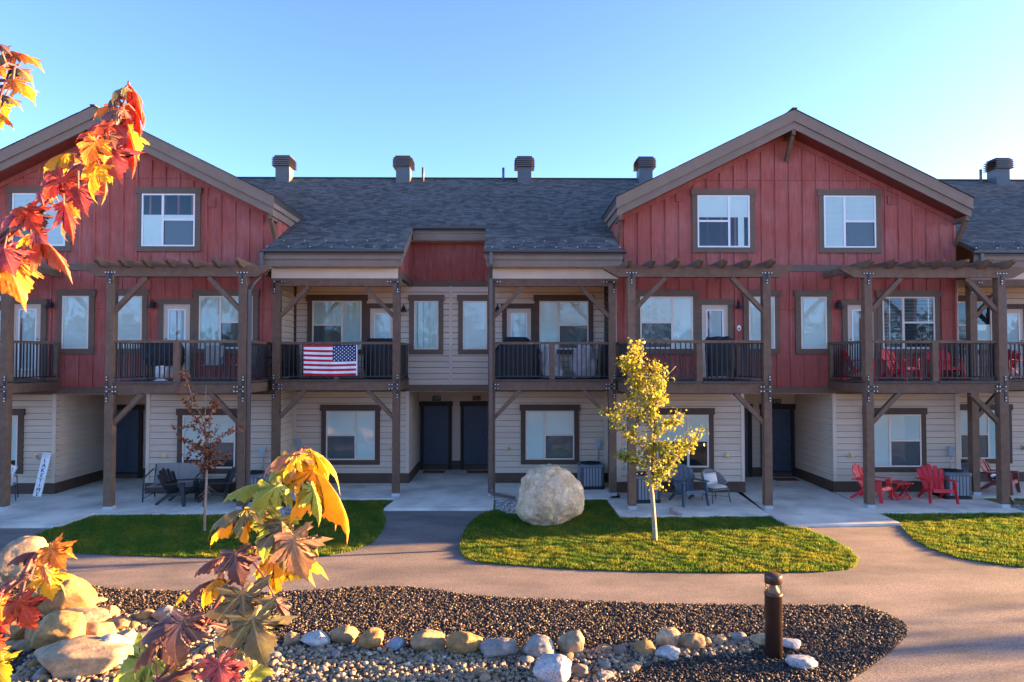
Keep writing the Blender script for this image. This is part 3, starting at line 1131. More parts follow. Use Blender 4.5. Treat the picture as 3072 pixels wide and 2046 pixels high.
def half_ground(xc, s, Y, hw, detail=True, recess_side=True, side_face=None, out_return=None):
    """ground storey of one dwelling: siding, corner boards, base board, recess with its door"""
    a, b = mir(xc, s, 1.32, hw)
    wl = MB().box(a, b, Y, Y + .2, 0, 2.87).build('ground_wall', gap_shade_m, ROW)
    c, d = mir(xc, s, 1.30, 1.40)
    MB().box(c, d, Y - .036, Y, .305, 2.868).build('corner_board', beige_trim, ROW)
    e, f = mir(xc, s, hw - .11, hw)
    MB().box(e, f, Y - .036, Y, .305, 2.868).build('corner_board', beige_trim, ROW)
    g, h = mir(xc, s, 1.295, hw + .005)
    MB().box(g, h, Y - .05, Y - .001, 0, .30).build('base_board', dkbrown, ROW)
    if detail:
        p, q = mir(xc, s, 1.402, hw - .112)
        lap_front(wl, p, q, .307, 2.86, Y)
    # recess: side wall, back wall, door
    yb = Y + 2.55
    c, d = mir(xc, s, 1.32, 1.40)
    MB().box(c, d, Y + .201, yb + .1, 0, 2.87).build('recess_wall', beige_trim, ROW)
    rw = ROW
    face = -s
    if detail and side_face == face:
        lap_side(wl, xc + s * 1.32, Y + .02, yb - .08, .307, 2.86, face)
    q0, q1 = mir(xc, s, 1.28, 1.319)
    MB().box(q0, q1, Y + .0, yb - .02, 0, .302).build('base_board', dkbrown, ROW)
    q0, q1 = mir(xc, s, .272, 1.142)
    entry_door(yb - .025, q0, q1, 1 if s < 0 else -1)


# ---- balconies
def balcony(xl, xr, Yf, Yw, kind, name_label=None):
    xm = (xl + xr) / 2
    d = MB()
    n = int((Yw - Yf) / .14)
    for i in range(n):
        y = Yf - .08 + i * .14
        d.box(xl - .1, xr + .1, y, y + .132, 3.262, 3.295)
    bal = d.build('balcony', deck_m, ROW)
    T = lambda nm, mb, m=timber: mb.build(nm, m, bal)
    # framing
    T('rim_beam', MB().box(xl + .1, xr - .1, Yf - .075, Yf + .075, 2.99, 3.24))
    T('rim_beam', MB().box(xl - .075, xl + .075, Yf + .1, Yw - .05, 2.99, 3.24))
    T('rim_beam', MB().box(xr - .075, xr + .075, Yf + .1, Yw - .05, 2.99, 3.24))
    T('nosing', MB().box(xl + .1, xm - .075, Yf - .12, Yf - .08, 3.245, 3.30), deck_m)
    T('nosing', MB().box(xm + .075, xr - .1, Yf - .12, Yf - .08, 3.245, 3.30), deck_m)
    T('ceiling', MB().box(xl + .08, xr - .08, Yf + .08, Yw - .03, 3.20, 3.22), soffit_b)
    top = 6.02 if kind == 'pergola' else 5.96
    for x in (xl, xr):
        T('post', MB().box(x - .1, x + .1, Yf - .1, Yf + .1, .09, top))
        T('post_base', MB().box(x - .108, x + .108, Yf - .108, Yf + .108, 0, .088), base_m)
    # beams above
    if kind == 'pergola':
        x0, x1 = xl - .71, xr + .70
        for ya, yb in ((Yf - .10, Yf - .02), (Yf + .02, Yf + .10)):
            T('beam', MB().prism([(x0, 6.305), (x0, 6.23), (x0 + .36, 6.022), (x1 - .36, 6.022), (x1, 6.23), (x1, 6.305)], 'y', ya, yb))
        for i in range(7):
            x = xl - .12 + (xr - xl + .13) * i / 6.0
            prof = [(-.03, 6.25), (-.03, 6.44), (Yf - .56, 6.44), (Yf - .56, 6.375), (Yf - .32, 6.25)]
            T('rafter', MB().prism(prof, 'x', x - .047, x + .047))
    else:
        T('beam', MB().box(xl - .13, xr + .13, Yf - .085, Yf + .085, 5.962, 6.178))
    # knee braces
    for x, s in ((xl, 1), (xr, -1)):
        T('knee_brace', MB().beam((x + s * .07, Yf, top - .88), (x + s * .90, Yf, top - .01), .11, .13, (0, 1, 0)))
        T('knee_brace', MB().beam((x + s * .07, Yf, 2.20), (x + s * .82, Yf, 2.985), .11, .13, (0, 1, 0)))
    # steel straps
    def strap(boxes, bolts):
        m = MB()
        y = Yf - .104
        for (p0, p1, r0, r1) in boxes:
            m.box(p0, p1, y - .012, y, r0, r1, 0)
        for bx, bz in bolts:
            m.lathe([(0.0, 0.0), (.017, .0)], 8, (0, 0, 0), 1) if False else m.box(bx - .014, bx + .014, y - .022, y - .0125, bz - .014, bz + .014, 1)
        m.build('strap', [black_m, bolt_m], bal)
    for x, s in ((xl, 1), (xr, -1)):
        o = x - s * .045
        def L(z0, z1, zh, ln, bz):
            vx = sorted((o - .028, o + .028))
            hx = sorted((o + s * .0281, o + s * ln))
            up = 1 if z1 > zh else -1
            zs = sorted((zh - up * .028, z1))
            strap([(vx[0], vx[1], zs[0], zs[1]), (hx[0], hx[1], zh - .028, zh + .028)],
                  [(o, zh), (o, z1 - up * .035), (o, z1 - up * .105), (o + s * (ln - .03), zh), (o + s * (ln - .11), zh)])
        L(0, 3.45, 3.16, .26, 0)
        L(0, 2.76, 3.045, .26, 0)
        if kind == 'pergola':
            m0 = x
            strap([(m0 - .15, m0 + .15, 6.10, 6.155), (m0 - .028, m0 + .028, 5.84, 6.099)],
                  [(m0 - .12, 6.128), (m0 - .045, 6.128), (m0 + .045, 6.128), (m0 + .12, 6.128), (m0, 5.865), (m0, 5.935)])
        else:
            L(0, 5.76, 6.08, .32, 0)
    # railing
    zr0, zr1 = 4.30, 4.37
    T('handrail', MB().box(xl + .1, xr - .1, Yf - .06, Yf + .05, zr0, zr1))
    T('newel', MB().box(xm - .075, xm + .075, Yf - .079, Yf + .06, 3.241, zr0))
    T('bottom_rail', MB().box(xl + .1, xm - .075, Yf - .02, Yf + .02, 3.37, 3.40).box(xm + .075, xr - .1, Yf - .02, Yf + .02, 3.37, 3.40), black_m)
    bm = shared('baluster', lambda: MB().box(-.014, .014, -.014, .014, 3.401, 4.299).mesh('baluster', black_m))
    for p, q in ((xl + .1, xm - .075), (xm + .075, xr - .1)):
        n = int((q - p) / .126)
        for i in range(1, n):
            link(bm, 'baluster', bal, (p + (q - p) * i / n, Yf, 0))
    for x, s in ((xl, 1), (xr, -1)):
        T('handrail', MB().box(x - .045, x + .045, Yf + .1, Yw - .04, zr0, zr1))
        T('newel', MB().box(x - .055, x + .055, Yw - .16, Yw - .05, 3.30, zr0))
        T('bottom_rail', MB().box(x - .02, x + .02, Yf + .1, Yw - .16, 3.37, 3.40), black_m)
        p, q = Yf + .1, Yw - .16
        n = int((q - p) / .126)
        for i in range(1, n):
            link(bm, 'baluster', bal, (x, p + (q - p) * i / n, 0))
    return bal


# ---- assemble the row
XG2, XGL, XC2 = XG + PER, XG - PER, XC + PER
for xc in (XGL, XG):
    gable_unit(xc)
gable_unit(XG2, detail=False)
middle_unit(XC)
middle_unit(XC2, right=False)

# solid ground storey and return walls
half_ground(XGL, -1, 0, 5.03, side_face=1)
half_ground(XGL, 1, 0, 5.03)
half_ground(XG, -1, 0, 5.03)
half_ground(XG, 1, 0, 5.03, side_face=-1)
half_ground(XC, -1, 1.55, 4.95, side_face=1)
half_ground(XC, 1, 1.55, 4.95)
half_ground(XC2, -1, 1.55, 4.95)
for xc, Y in ((XGL, 0), (XG, 0), (XC, 1.55), (XC2, 1.55)):
    rb = MB().box(xc - 1.39, xc + 1.39, Y + 2.551, Y + 2.7, 0, 2.87).build('recess_wall', beige_trim, ROW)
    sp = MB()
    z = .307
    while z < 2.75:
        sp.prism([(Y + 2.55, z), (Y + 2.532, z), (Y + 2.532, z + .004), (Y + 2.545, z + .170), (Y + 2.55, z + .170)], 'x', xc - 1.3, xc + 1.3)
        z += .183
    stuff(sp.build('plank', beige, rb))
    MB().box(xc - .15, xc + .15, Y + 2.50, Y + 2.55, 0, .30).build('base_board', dkbrown, ROW)
    MB().box(xc - 1.39, xc + 1.39, Y + .02, Y + 2.55, 2.85, 2.868).build('recess_ceiling', soffit_b, ROW)
# returns between gable plane and middle plane
for xc, s, vis in ((XGL, 1, True), (XG, -1, True), (XG, 1, False)):
    x = xc + s * 5.03
    a, b = sorted((x - s * .2, x))
    rt_ = MB().box(a, b, .201, 1.75, 0, 6.4).build('return_wall', gap_shade_m, ROW)
    if vis:
        lap_side(rt_, x, .10, 1.50, .307, 6.17, s)
    a, b = sorted((x, x + s * .05))
    MB().box(a, b, 0, 1.49, 0, .302).build('base_board', dkbrown, ROW)
    a, b = sorted((x, x + s * .034))
    MB().box(a, b, -.03, .098, .305, 6.17).build('corner_board', beige_trim, ROW)
# storeys behind and the plain continuation of the row to the right
MB().box(XGL - 5.03, 33.3, 4.3, 4.5, 2.9, 8.2).box(XGL - 5.0, 33.3, 15.8, 16.0, 0, 7.0).box(33.1, 33.3, 1.55, 15.8, 0, 6.9).box(XGL - 5.03, XGL - 4.83, .201, 15.8, 0, 6.9).build('rear_wall', beige_trim, ROW)
MB().box(19.7, 23.2, 1.55, 1.75, 0, 6.9).box(23.3, 33.3, 0, .2, 0, 2.87).build('end_wall', beige_trim, ROW)

# main roof
rm = MB()


def slab(x0, x1, y0, y1):
    rm.prism([(y0, zmain(y0) - .02), (y1, zmain(y1) - .02), (y1, zmain(y1) - .14), (y0, zmain(y0) - .14)], 'x', x0, x1)


YR = 7.4
slab(-6.62, XC - 1.14, -.97, 1.03)
slab(XC + 1.14, 3.30, -.97, 1.03)
slab(13.36, XC2 - 1.14, -.97, 1.03)
slab(XC2 + 1.14, 23.3, -.97, 1.03)
slab(-6.62, 3.30, 1.031, 2.2)
slab(13.36, 23.3, 1.031, 2.2)
slab(XGL - 5.1, 33.5, 2.201, YR)
rm.prism([(YR, zmain(YR) - .02), (16.3, zmain(YR) - .02 - SL * (16.3 - YR)), (16.3, zmain(YR) - .14 - SL * (16.3 - YR)), (YR, zmain(YR) - .14)], 'x', XGL - 5.1, 33.5)
ROOF = rm.build('main_roof', gutter_m, ROW)
rows = []
sl_ = Vector((0, 1, SL)).normalized()
nn_ = Vector((0, -SL, 1)).normalized()
for i in range(67):
    p = Vector((0, -.99, zmain(-.99) - .015)) + sl_ * (i * .143)
    y = p.y
    spans = []
    if y < 1.0:
        spans = [(-6.64, XC - 1.12), (XC + 1.12, 3.28), (13.38, XC2 - 1.12), (XC2 + 1.12, 22)]
    elif y < 2.2:
        spans = [(-6.64, 3.28), (13.38, 22)]
    else:
        g = (zgab(0) - zmain(y)) / .495
        g = max(min(g, 5.1), 0)
        spans = [(XGL + g - .25, XG - g + .25), (XG + g - .25, 22)]
    if y > YR - .02:
        break
    for a, b in spans:
        rows.append((Vector((a, p.y, p.z)), Vector((1, 0, 0)), sl_, nn_, b - a))
V, F, T = tabs_mesh(rows)
stuff(link(np_mesh('shingles', V, F, shingle_m, T), 'shingles', ROOF))
MB().box(XGL - 5, 33.3, YR - .12, YR + .12, zmain(YR) - .05, zmain(YR) + .005).build('ridge_cap', shingle_m, ROOF)
MB().box(-6.7, XC - 1.13, -1.0, -.96, zmain(-.98) - .04, zmain(-.98)).box(XC + 1.13, 3.3, -1.0, -.96, zmain(-.98) - .04, zmain(-.98)).build('drip_edge', gutter_m, ROOF)

# roof vents and pipes
for px0, px1 in ((834, 873), (1191, 1232), (1554, 1592), (1914, 1953), (2969, 3020)):
    c = at_y((px0 + px1) / 2, 520, 7.0)
    w = .27
    v = MB().box(c.x - w, c.x + w, 7.0 - w, 7.0 + w, zmain(6.7) - .1, 11.58).build('roof_vent', zinc, ROOF)
    lv = MB()
    for k in range(5):
        z = 11.50 + k * .078
        q = .40 - (0.02 if k == 4 else 0)
        lv.prism([(c.x - q, z), (c.x + q, z), (c.x + w + .02, z + .05), (c.x - w - .02, z + .05)], 'y', 7.0 - q + .03, 7.0 + q - .03)
    lv.box(c.x - w + .03, c.x + w - .03, 7.0 - w + .03, 7.0 + w - .03, 11.45, 11.90)
    lv.box(c.x - .30, c.x + .30, 6.7, 7.3, 11.895, 11.92)
    lv.build('vent_cap', louver_m, v)
for px in (1269, 1510, 2942):
    c = at_y(px, 520, 6.9)
    MB().lathe([(0, 10.9), (.05, 10.9), (.05, 11.50), (0, 11.5)], 10, (c.x, 6.9, 0)).build('vent_pipe', zinc, ROOF, True)

# little wall vents
for px, py, Y in ((637, 608, 0), (2037, 592, 0), (2672, 600, 0)):
    c = at_y(px, py, Y)
    g = MB().box(c.x - .11, c.x + .11, Y - .04, Y - .001, c.z - .13, c.z + .13)
    for k in range(3):
        g.box(c.x - .075, c.x + .075, Y - .055, Y - .04, c.z - .08 + k * .065, c.z - .05 + k * .065)
    g.build('wall_vent', red, ROW)
for px in (1257, 1320, 1380, 1439):
    c = at_y(px, 835, 1.55)
    g = MB().box(c.x - .10, c.x + .10, 1.50, 1.548, c.z - .10, c.z + .12)
    for k in range(3):
        g.box(c.x - .08, c.x + .08, 1.475, 1.50, c.z - .08 + k * .06, c.z - .045 + k * .06)
    g.build('wall_vent', red, ROW)

# balcony-level openings
for xc, Y, sides, tr in ((XGL, 0, (-1, 1), brown), (XG, 0, (-1, 1), brown), (XC, 1.55, (-1, 1), dkbrown), (XC2, 1.55, (-1,), dkbrown)):
    for s in sides:
        bl = 'slat'
        if xc == XC and s < 0:
            bl = 'curtain'
        if xc == XG and s > 0:
            bl = 'open'
        a, b = mir(xc, s, 2.795, 4.345)
        if xc == XGL and s > 0:
            bl = 'curtain'
        if xc == XG and s < 0:
            bl = 'shade'
        if xc == XC2:
            bl = 'low'
        window(Y, a, b, 4.18, 5.71, tr, 'D', s, bl, cover=.52 if bl == 'low' else 1.0)
        a, b = mir(xc, s, .385, 1.15)
        window(Y, a, b, 4.18, 5.71, tr if xc != XC else brown, 'S', s, 'curtain' if (xc == XC and s < 0) else 'slat')
        a, b = mir(xc, s, 1.77, 2.53)
        patio_door(Y, a, b, 3.30, 5.47, tr, 1 if (s < 0) == (xc in (XC,)) else -1)
        wall_lamp(xc + s * 1.47, 5.42, Y, s)
        # ground floor window
        a, b = mir(xc, s, 2.36, 3.885)
        window(Y, a, b, .725, 2.255, dkbrown, 'D', s, 'slat', cover=.52 if (xc == XG and s < 0) else (.86 if xc == XGL else 1.0))
        outlet(xc + s * 1.83, 1.07, Y)
for px, py, Y in ((898, 1326, 1.55), (790, 1353, 0), (1793, 1330, 1.55), (1872, 1358, 0), (2847, 1352, 0)):
    c = at_y(px, py, Y)
    utility_box(c.x, c.z, Y)
c = at_y(823, 1125, 0)

# balconies
Yp = -2.05
BAL = {}
BAL['far_left'] = balcony(XGL - 4.88, -12.90, Yp, 0, 'pergola')
BAL['left'] = balcony(-10.20, -6.79, Yp, 0, 'pergola')
BAL['mid_left'] = balcony(-6.47, -3.066, -.43, 1.55, 'porch')
BAL['mid_right'] = balcony(-.353, 3.097, -.43, 1.55, 'porch')
BAL['right'] = balcony(3.32, 6.86, Yp - .08, 0, 'pergola')
BAL['far_right'] = balcony(9.57, 13.10, Yp, 0, 'pergola')
BAL['end'] = balcony(13.50, 16.92, -.43, 1.55, 'porch')

# downspouts
def spout(pts, w=.09):
    m = MB()
    for p, q in zip(pts[:-1], pts[1:]):
        m.beam(p, q, w, w * .8, (0, 1, 0) if abs(q[2] - p[2]) > .3 else (0, 0, 1))
    return m.build('downspout', spout_m, ROW)


spout([(-6.72, -.96, 6.85), (-6.72, -.96, 6.40)])
spout([(-6.72, -.96, 6.42), (-6.70, -1.2, 6.15), (-6.63, -1.95, 5.82), (-6.63, -2.06, 5.70), (-6.63, -2.06, .25), (-6.60, -2.4, .10)])
spout([(-.36, -.97, 6.85), (-.36, -.97, 6.50), (-.37, -.60, 6.18), (-.37, -.60, .20)])
spout([(-.37, -.60, .24), (-.34, -.66, .10), (.30, -1.0, .05)])
spout([(13.45, -.96, 6.85), (13.45, -.96, 6.42), (13.28, -1.95, 5.86), (13.27, -2.0, 5.7), (13.27, -2.0, .30), (13.33, -2.1, .14), (14.3, -2.35, .06)])

# door numbers and mats
def text_mesh(s, size, mat_, depth=.004, font_scale=1.0):
    cu = bpy.data.curves.new('lettering', 'FONT')
    cu.body = s
    cu.size = size
    cu.extrude = depth
    cu.align_x = 'CENTER'
    cu.align_y = 'CENTER'
    o = bpy.data.objects.new('lettering', cu)
    COL.objects.link(o)
    dg = bpy.context.evaluated_depsgraph_get()
    me = bpy.data.meshes.new_from_object(o.evaluated_get(dg))
    bpy.data.objects.remove(o)
    me.materials.clear()
    me.materials.append(mat_)
    return me


def number_plate(px, py, Y, s, m, txt_mat):
    c = at_y(px, py, Y)
    pl = MB().box(c.x - .145, c.x + .145, Y - .035, Y - .018, c.z - .085, c.z + .085).build('number_plate', m, ROW)
    link(text_mesh(s, .17, txt_mat), 'lettering', pl, (c.x, Y - .040, c.z), (PI / 2, 0, 0))


number_plate(1310, 1195, 4.07, '109', black_m, boxgrey)
number_plate(1430, 1194, 4.07, '208', brown, black_m)
number_plate(2330, 1204, 2.52, '210', dkbrown, boxgrey)

# ------------------------------------------------------------ ground, path, paving
ZL = -0.06                                  # path / garden level, paving is at 0


def gp(pts, Z=ZL):
    out = []
    for px, py in pts:
        v = ground(px, py, Z)
        out.append((v.x, v.y))
    return out


def sheet(name, poly, z, m, kind=structure):
    me = bpy.data.meshes.new(name)
    me.from_pydata([(x, y, z) for x, y in poly], [], [tuple(range(len(poly)))])
    me.materials.append(m)
    return kind(link(me, name))


structure(boxo('ground', field_m, None, -700, 700, -700, 900, -1.0, -0.10))
sheet('path', [(-30, -22), (30, -22), (30, 0.2), (-30, 0.2)], ZL - .004, path_m)


def slab_poly(name, poly, z1, m, parent=None):
    b = MB().prism(poly, 'z', -.3, z1).build(name, m, parent)
    return b


PAT = slab_poly('patio', [(-17, -2.45), (-12.95, -2.45), (-12.95, 4.2), (-17, 4.2)], 0, concrete)
structure(PAT)
gap = .014
for nm, poly in (
        ('patio', [(-12.95 + gap, -2.45), (-10.30, -2.45), (-10.30, 2.6), (-12.95 + gap, 2.6)]),
        ('patio', [(-10.30 + gap, -2.50), (-8.6, -2.50), (-8.6, .1), (-10.30 + gap, .1)]),
        ('patio', [(-8.6 + gap, -2.50), (-6.68, -2.50), (-6.68, .1), (-8.6 + gap, .1)]),
        ('patio', [(-6.68 + gap, -.78), (-4.9, -.78), (-4.9, 1.6), (-6.68 + gap, 1.6)]),
        ('patio', [(-4.9 + gap, -.78), (-3.02, -.78), (-3.02, 1.6), (-4.9 + gap, 1.6)]),
        ('walkway', [(-3.02 + gap, -.95), (-.28, -.95), (-.28, 4.2), (-3.02 + gap, 4.2)]),
        ('walkway', [(-3.12, -2.02), (-.28, -2.05), (-.28, -.95 - gap), (-3.02 + gap, -.95 - gap)]),
        ('patio', [(-.28 + gap, -.80), (1.6, -.80), (1.6, 1.6), (-.28 + gap, 1.6)]),
        ('patio', [(1.6 + gap, -.80), (3.28, -.80), (3.28, 1.6), (1.6 + gap, 1.6)]),
        ('patio', [(2.86, -2.92), (4.7, -2.90), (4.7, .1), (3.29, .1), (2.86, -1.0)]),
        ('patio', [(4.7 + gap, -2.90), (6.62, -2.85), (6.95, .1), (4.7 + gap, .1)]),
        ('walkway', [(6.63, -2.60), (9.45, -2.60), (9.66, 2.6), (6.96, 2.6)]),
        ('walkway', [(6.66, -3.84), (9.40, -3.72), (9.45, -2.60 - gap), (6.63, -2.60 - gap)]),
        ('patio', [(9.46, -2.58), (11.4, -2.56), (11.4, .1), (9.67, .1)]),
        ('patio', [(11.4 + gap, -2.56), (13.30, -2.54), (13.30, .1), (11.4 + gap, .1)]),
        ('patio', [(13.31, -.80), (19.0, -.80), (19.0, 1.6), (13.31, 1.6)]),
        ('walkway', [(-13.2, -3.70), (-10.37, -3.70), (-10.30, -2.46), (-13.2, -2.46)])):
    structure(slab_poly(nm, poly, -.001 * 0, concrete))

# lawns
LAWNS = {
    'left': gp([(300, 1541), (330, 1541), (600, 1542), (720, 1542)]) + [(-6.66, -2.55), (-6.66, -.80), (-3.08, -.80)] + gp([(1160, 1512), (1147, 1529), (1158, 1560), (1150, 1590), (1120, 1627), (1070, 1650), (980, 1668), (880, 1676), (640, 1674), (400, 1668), (215, 1660), (100, 1650), (20, 1640), (180, 1577)]),
    'middle': [(-.27, -.82), (3.2, -.82), (2.85, -1.1), (2.85, -2.94)] + gp([(1862, 1551), (2298, 1546), (2363, 1577), (2425, 1588), (2494, 1616), (2554, 1651), (2575, 1679), (2569, 1697), (2547, 1709), (2459, 1717), (2250, 1719), (2145, 1719), (1908, 1716), (1704, 1708), (1500, 1694), (1446, 1689), (1395, 1676), (1378, 1652), (1385, 1608), (1403, 1574), (1442, 1542), (1478, 1531)]),
    'right': [(9.42, -2.60), (13.3, -2.56), (13.33, -.82), (21, -.82), (21, -5.6)] + gp([(3072, 1703), (2983, 1693), (2878, 1676), (2791, 1648), (2739, 1620), (2707, 1585), (2701, 1571)]),
}
CHIPS = {
    'a': [(-5.75 + .72 * math.cos(t) * 1.0, -2.25 + .62 * math.sin(t)) for t in np.linspace(0, 2 * PI, 16, endpoint=False)],
    'b': [(-.25, -.84), (.55, -.86), (.75, -1.5), (.95, -2.3), (.5, -2.55), (.1, -2.45), (-.22, -2.0)],
    'c': [(13.35, -1.6), (13.9, -1.7), (14.9, -2.1), (14.6, -2.6), (13.6, -2.5), (13.35, -2.2)],
}


def blades(name, poly, dens, holes=()):
    q = sample_poly(poly, dens)
    for h in holes:
        q = q[~in_poly(q[:, 0], q[:, 1], h)]
    n = len(q)
    ang = rng.random(n) * 2 * PI
    clump = .5 + .5 * np.sin(q[:, 0] * 9 + 2 * np.sin(q[:, 1] * 5)) * np.sin(q[:, 1] * 13 + 2 * np.sin(q[:, 0] * 4))
    h = (.022 + .034 * rng.random(n)) * (.65 + .8 * clump)
    wd = .006 + .006 * rng.random(n)
    lean = .028 * rng.random(n)
    la = rng.random(n) * 2 * PI
    dx, dy = np.cos(ang) * wd, np.sin(ang) * wd
    b0 = np.stack([q[:, 0] - dx, q[:, 1] - dy, np.full(n, ZL)], 1)
    b1 = np.stack([q[:, 0] + dx, q[:, 1] + dy, np.full(n, ZL)], 1)
    tp = np.stack([q[:, 0] + np.cos(la) * lean, q[:, 1] + np.sin(la) * lean, ZL + h], 1)
    V = np.stack([b0, b1, tp], 1).reshape(-1, 3)
    F = np.arange(3 * n).reshape(-1, 3)
    x, y = q[:, 0], q[:, 1]
    big = .5 + .25 * np.sin(x * 2.1 + 1.3 * np.sin(y * 1.7)) * np.sin(y * 2.9 + 1.1 * np.sin(x * 1.3)) + .12 * np.sin(x * 7.3 + y * 3.1)
    t = np.clip((big * .95 - .17 + (rng.random(n) - .5) * .9 + (clump - .5) * .35) * .9, 0, 1)
    return stuff(link(np_mesh(name, V, F, grass_m, t), name))


for k, poly in LAWNS.items():
    lw = sheet('lawn', poly, ZL, lawn_soil)
    blades('grass', poly, 3400 if k != 'right' else 2600, [CHIPS['a'], CHIPS['b'], CHIPS['c']])

# stones of the beds
def stone_protos(n, sub, jit, flat):
    import bmesh
    out = []
    for i in range(n):
        bm = bmesh.new()
        bmesh.ops.create_icosphere(bm, subdivisions=sub, radius=1)
        v = np.array([tuple(x.co) for x in bm.verts])
        f = np.array([[y.index for y in x.verts] for x in bm.faces])
        bm.free()
        v = v * (1 + (rng.random((len(v), 1)) - .5) * jit)
        v *= np.array([1, .6 + .35 * rng.random(), flat * (.8 + .5 * rng.random())])
        out.append((v, f))
    return out


def scatter(name, pts, size, protos, m, z=ZL, smooth=False, sink=.3, tonefn=None, zf=None):
    n = len(pts)
    Vs, Fs, Ts = [], [], []
    off = 0
    which = rng.integers(0, len(protos), n)
    for pi in range(len(protos)):
        idx = np.where(which == pi)[0]
        if not len(idx):
            continue
        v, f = protos[pi]
        k = len(idx)
        s = size(k)
        eu = rng.random((k, 3)) * np.array([.9, .9, 2 * PI]) - np.array([.45, .45, 0])
        cx, sx, cy, sy, cz, sz = np.cos(eu[:, 0]), np.sin(eu[:, 0]), np.cos(eu[:, 1]), np.sin(eu[:, 1]), np.cos(eu[:, 2]), np.sin(eu[:, 2])
        RM = np.stack([
            np.stack([cz * cy, cz * sy * sx - sz * cx, cz * sy * cx + sz * sx], 1),
            np.stack([sz * cy, sz * sy * sx + cz * cx, sz * sy * cx - cz * sx], 1),
            np.stack([-sy, cy * sx, cy * cx], 1)], 1)
        w = np.einsum('kij,vj->kvi', RM, v) * s[:, None, None]
        zz = np.full(k, z) if zf is None else zf(pts[idx])
        w[:, :, 0] += pts[idx, 0][:, None]
        w[:, :, 1] += pts[idx, 1][:, None]
        w[:, :, 2] += (zz + s * sink)[:, None]
        Vs.append(w.reshape(-1, 3))
        Fs.append((f[None] + (np.arange(k) * len(v))[:, None, None]).reshape(-1, 3) + off)
        t = rng.random(k) if tonefn is None else tonefn(k)
        Ts.append(np.repeat(t, len(f)))
        off += k * len(v)
    return stuff(link(np_mesh(name, np.concatenate(Vs), np.concatenate(Fs), m, np.concatenate(Ts), smooth), name))


BED = gp([(60, 1742), (245, 1757), (421, 1771), (600, 1776), (801, 1778), (971, 1769), (1090, 1761), (1226, 1761), (1294, 1767), (1395, 1784), (1550, 1795), (1738, 1803), (1908, 1810), (2300, 1817), (2355, 1815), (2582, 1817), (2651, 1836), (2704, 1864), (2726, 1885), (2721, 1909), (2669, 1958), (2599, 2011), (2547, 2046), (2440, 2120), (2200, 2300), (-300, 2300), (-900, 1900)])
BED = BED[::-1]
RIVER = gp([(330, 1850), (420, 1840), (560, 1850), (650, 1890), (760, 1925), (900, 1940), (1050, 1938), (1250, 1950), (1450, 1958), (1620, 1958), (1800, 1950), (1930, 1925), (2080, 1915), (2230, 1905), (2300, 1925), (2250, 1960), (2080, 1972), (1960, 1990), (1880, 2030), (1700, 2090), (1500, 2300), (-200, 2300), (100, 1960)])[::-1]
soil = sheet('gravel_bed', BED, ZL, soil_m)
sheet('pebble_bed', RIVER, ZL + .004, pebble_soil)

pr_ang = stone_protos(6, 1, .0, .7)
import bmesh as _bm


def angular_protos(n):
    out = []
    for i in range(n):
        bm = _bm.new()
        pts = rng.normal(size=(11, 3))
        pts /= np.linalg.norm(pts, axis=1)[:, None]
        pts *= (.75 + .4 * rng.random((11, 1))) * np.array([1, .75, .6])
        vs = [bm.verts.new(p) for p in pts]
        _bm.ops.convex_hull(bm, input=vs)
        _bm.ops.delete(bm, geom=[v for v in bm.verts if not v.link_faces], context='VERTS')
        _bm.ops.triangulate(bm, faces=bm.faces[:])
        bm.verts.index_update()
        out.append((np.array([tuple(v.co) for v in bm.verts]), np.array([[v.index for v in f.verts] for f in bm.faces])))
        bm.free()
    return out


ang = angular_protos(10)
rnd = stone_protos(8, 2, .10, .62)
rnd1 = stone_protos(8, 1, .12, .62)
q = sample_poly(BED, 1650)
keep = ~in_poly(q[:, 0], q[:, 1], RIVER)
keep &= q[:, 1] > -13.2
q = q[keep]
scatter('dark_gravel', q, lambda k: .011 + .018 * rng.random(k) ** 1.8, ang, lava_m, ZL, sink=.45,
        tonefn=lambda k: np.clip(rng.random(k) ** 1.3, 0, 1), zf=lambda p: ZL + .012 * rng.random(len(p)))
q = sample_poly(RIVER, 620)
q = q[q[:, 1] > -13.2]
scatter('river_pebbles', q, lambda k: .020 + .030 * rng.random(k) ** 2.2, rnd1, pebble_m, ZL, True, sink=.4,
        zf=lambda p: ZL + .020 * rng.random(len(p)))
for k, poly in CHIPS.items():
    q = sample_poly(poly, 700)
    scatter('stone_chips', q, lambda k: .020 + .030 * rng.random(k), ang, chip_m, ZL, sink=.4, zf=lambda p: ZL + .02 * rng.random(len(p)))


# ---- single rocks
def rock_mesh(seed, rx, ry, rz, sub=4, rough=.22, facets=4, detail=.07):
    import bmesh
    rr = random.Random(seed)
    bm = bmesh.new()
    bmesh.ops.create_icosphere(bm, subdivisions=sub, radius=1)
    planes = []
    for _ in range(facets):
        d = Vector((rr.gauss(0, 1), rr.gauss(0, 1), rr.gauss(0, .8))).normalized()
        planes.append((d, .62 + .25 * rr.random()))
    off = Vector((rr.random() * 50, rr.random() * 50, rr.random() * 50))
    for v in bm.verts:
        p = v.co.copy()
        k = 1 + rough * mnoise.noise(p * .9 + off) + rough * .45 * mnoise.noise(p * 2.1 + off)
        p *= k
        for d, t in planes:
            e = p.dot(d) - t
            if e > 0:
                p -= d * e * .88
        p *= 1 + detail * mnoise.noise(p * 5 + off) + detail * .5 * mnoise.noise(p * 11 + off)
        v.co = Vector((p.x * rx, p.y * ry, p.z * rz))
    me = bpy.data.meshes.new('rock')
    bm.to_mesh(me)
    bm.free()
    me.polygons.foreach_set('use_smooth', [True] * len(me.polygons))
    return me


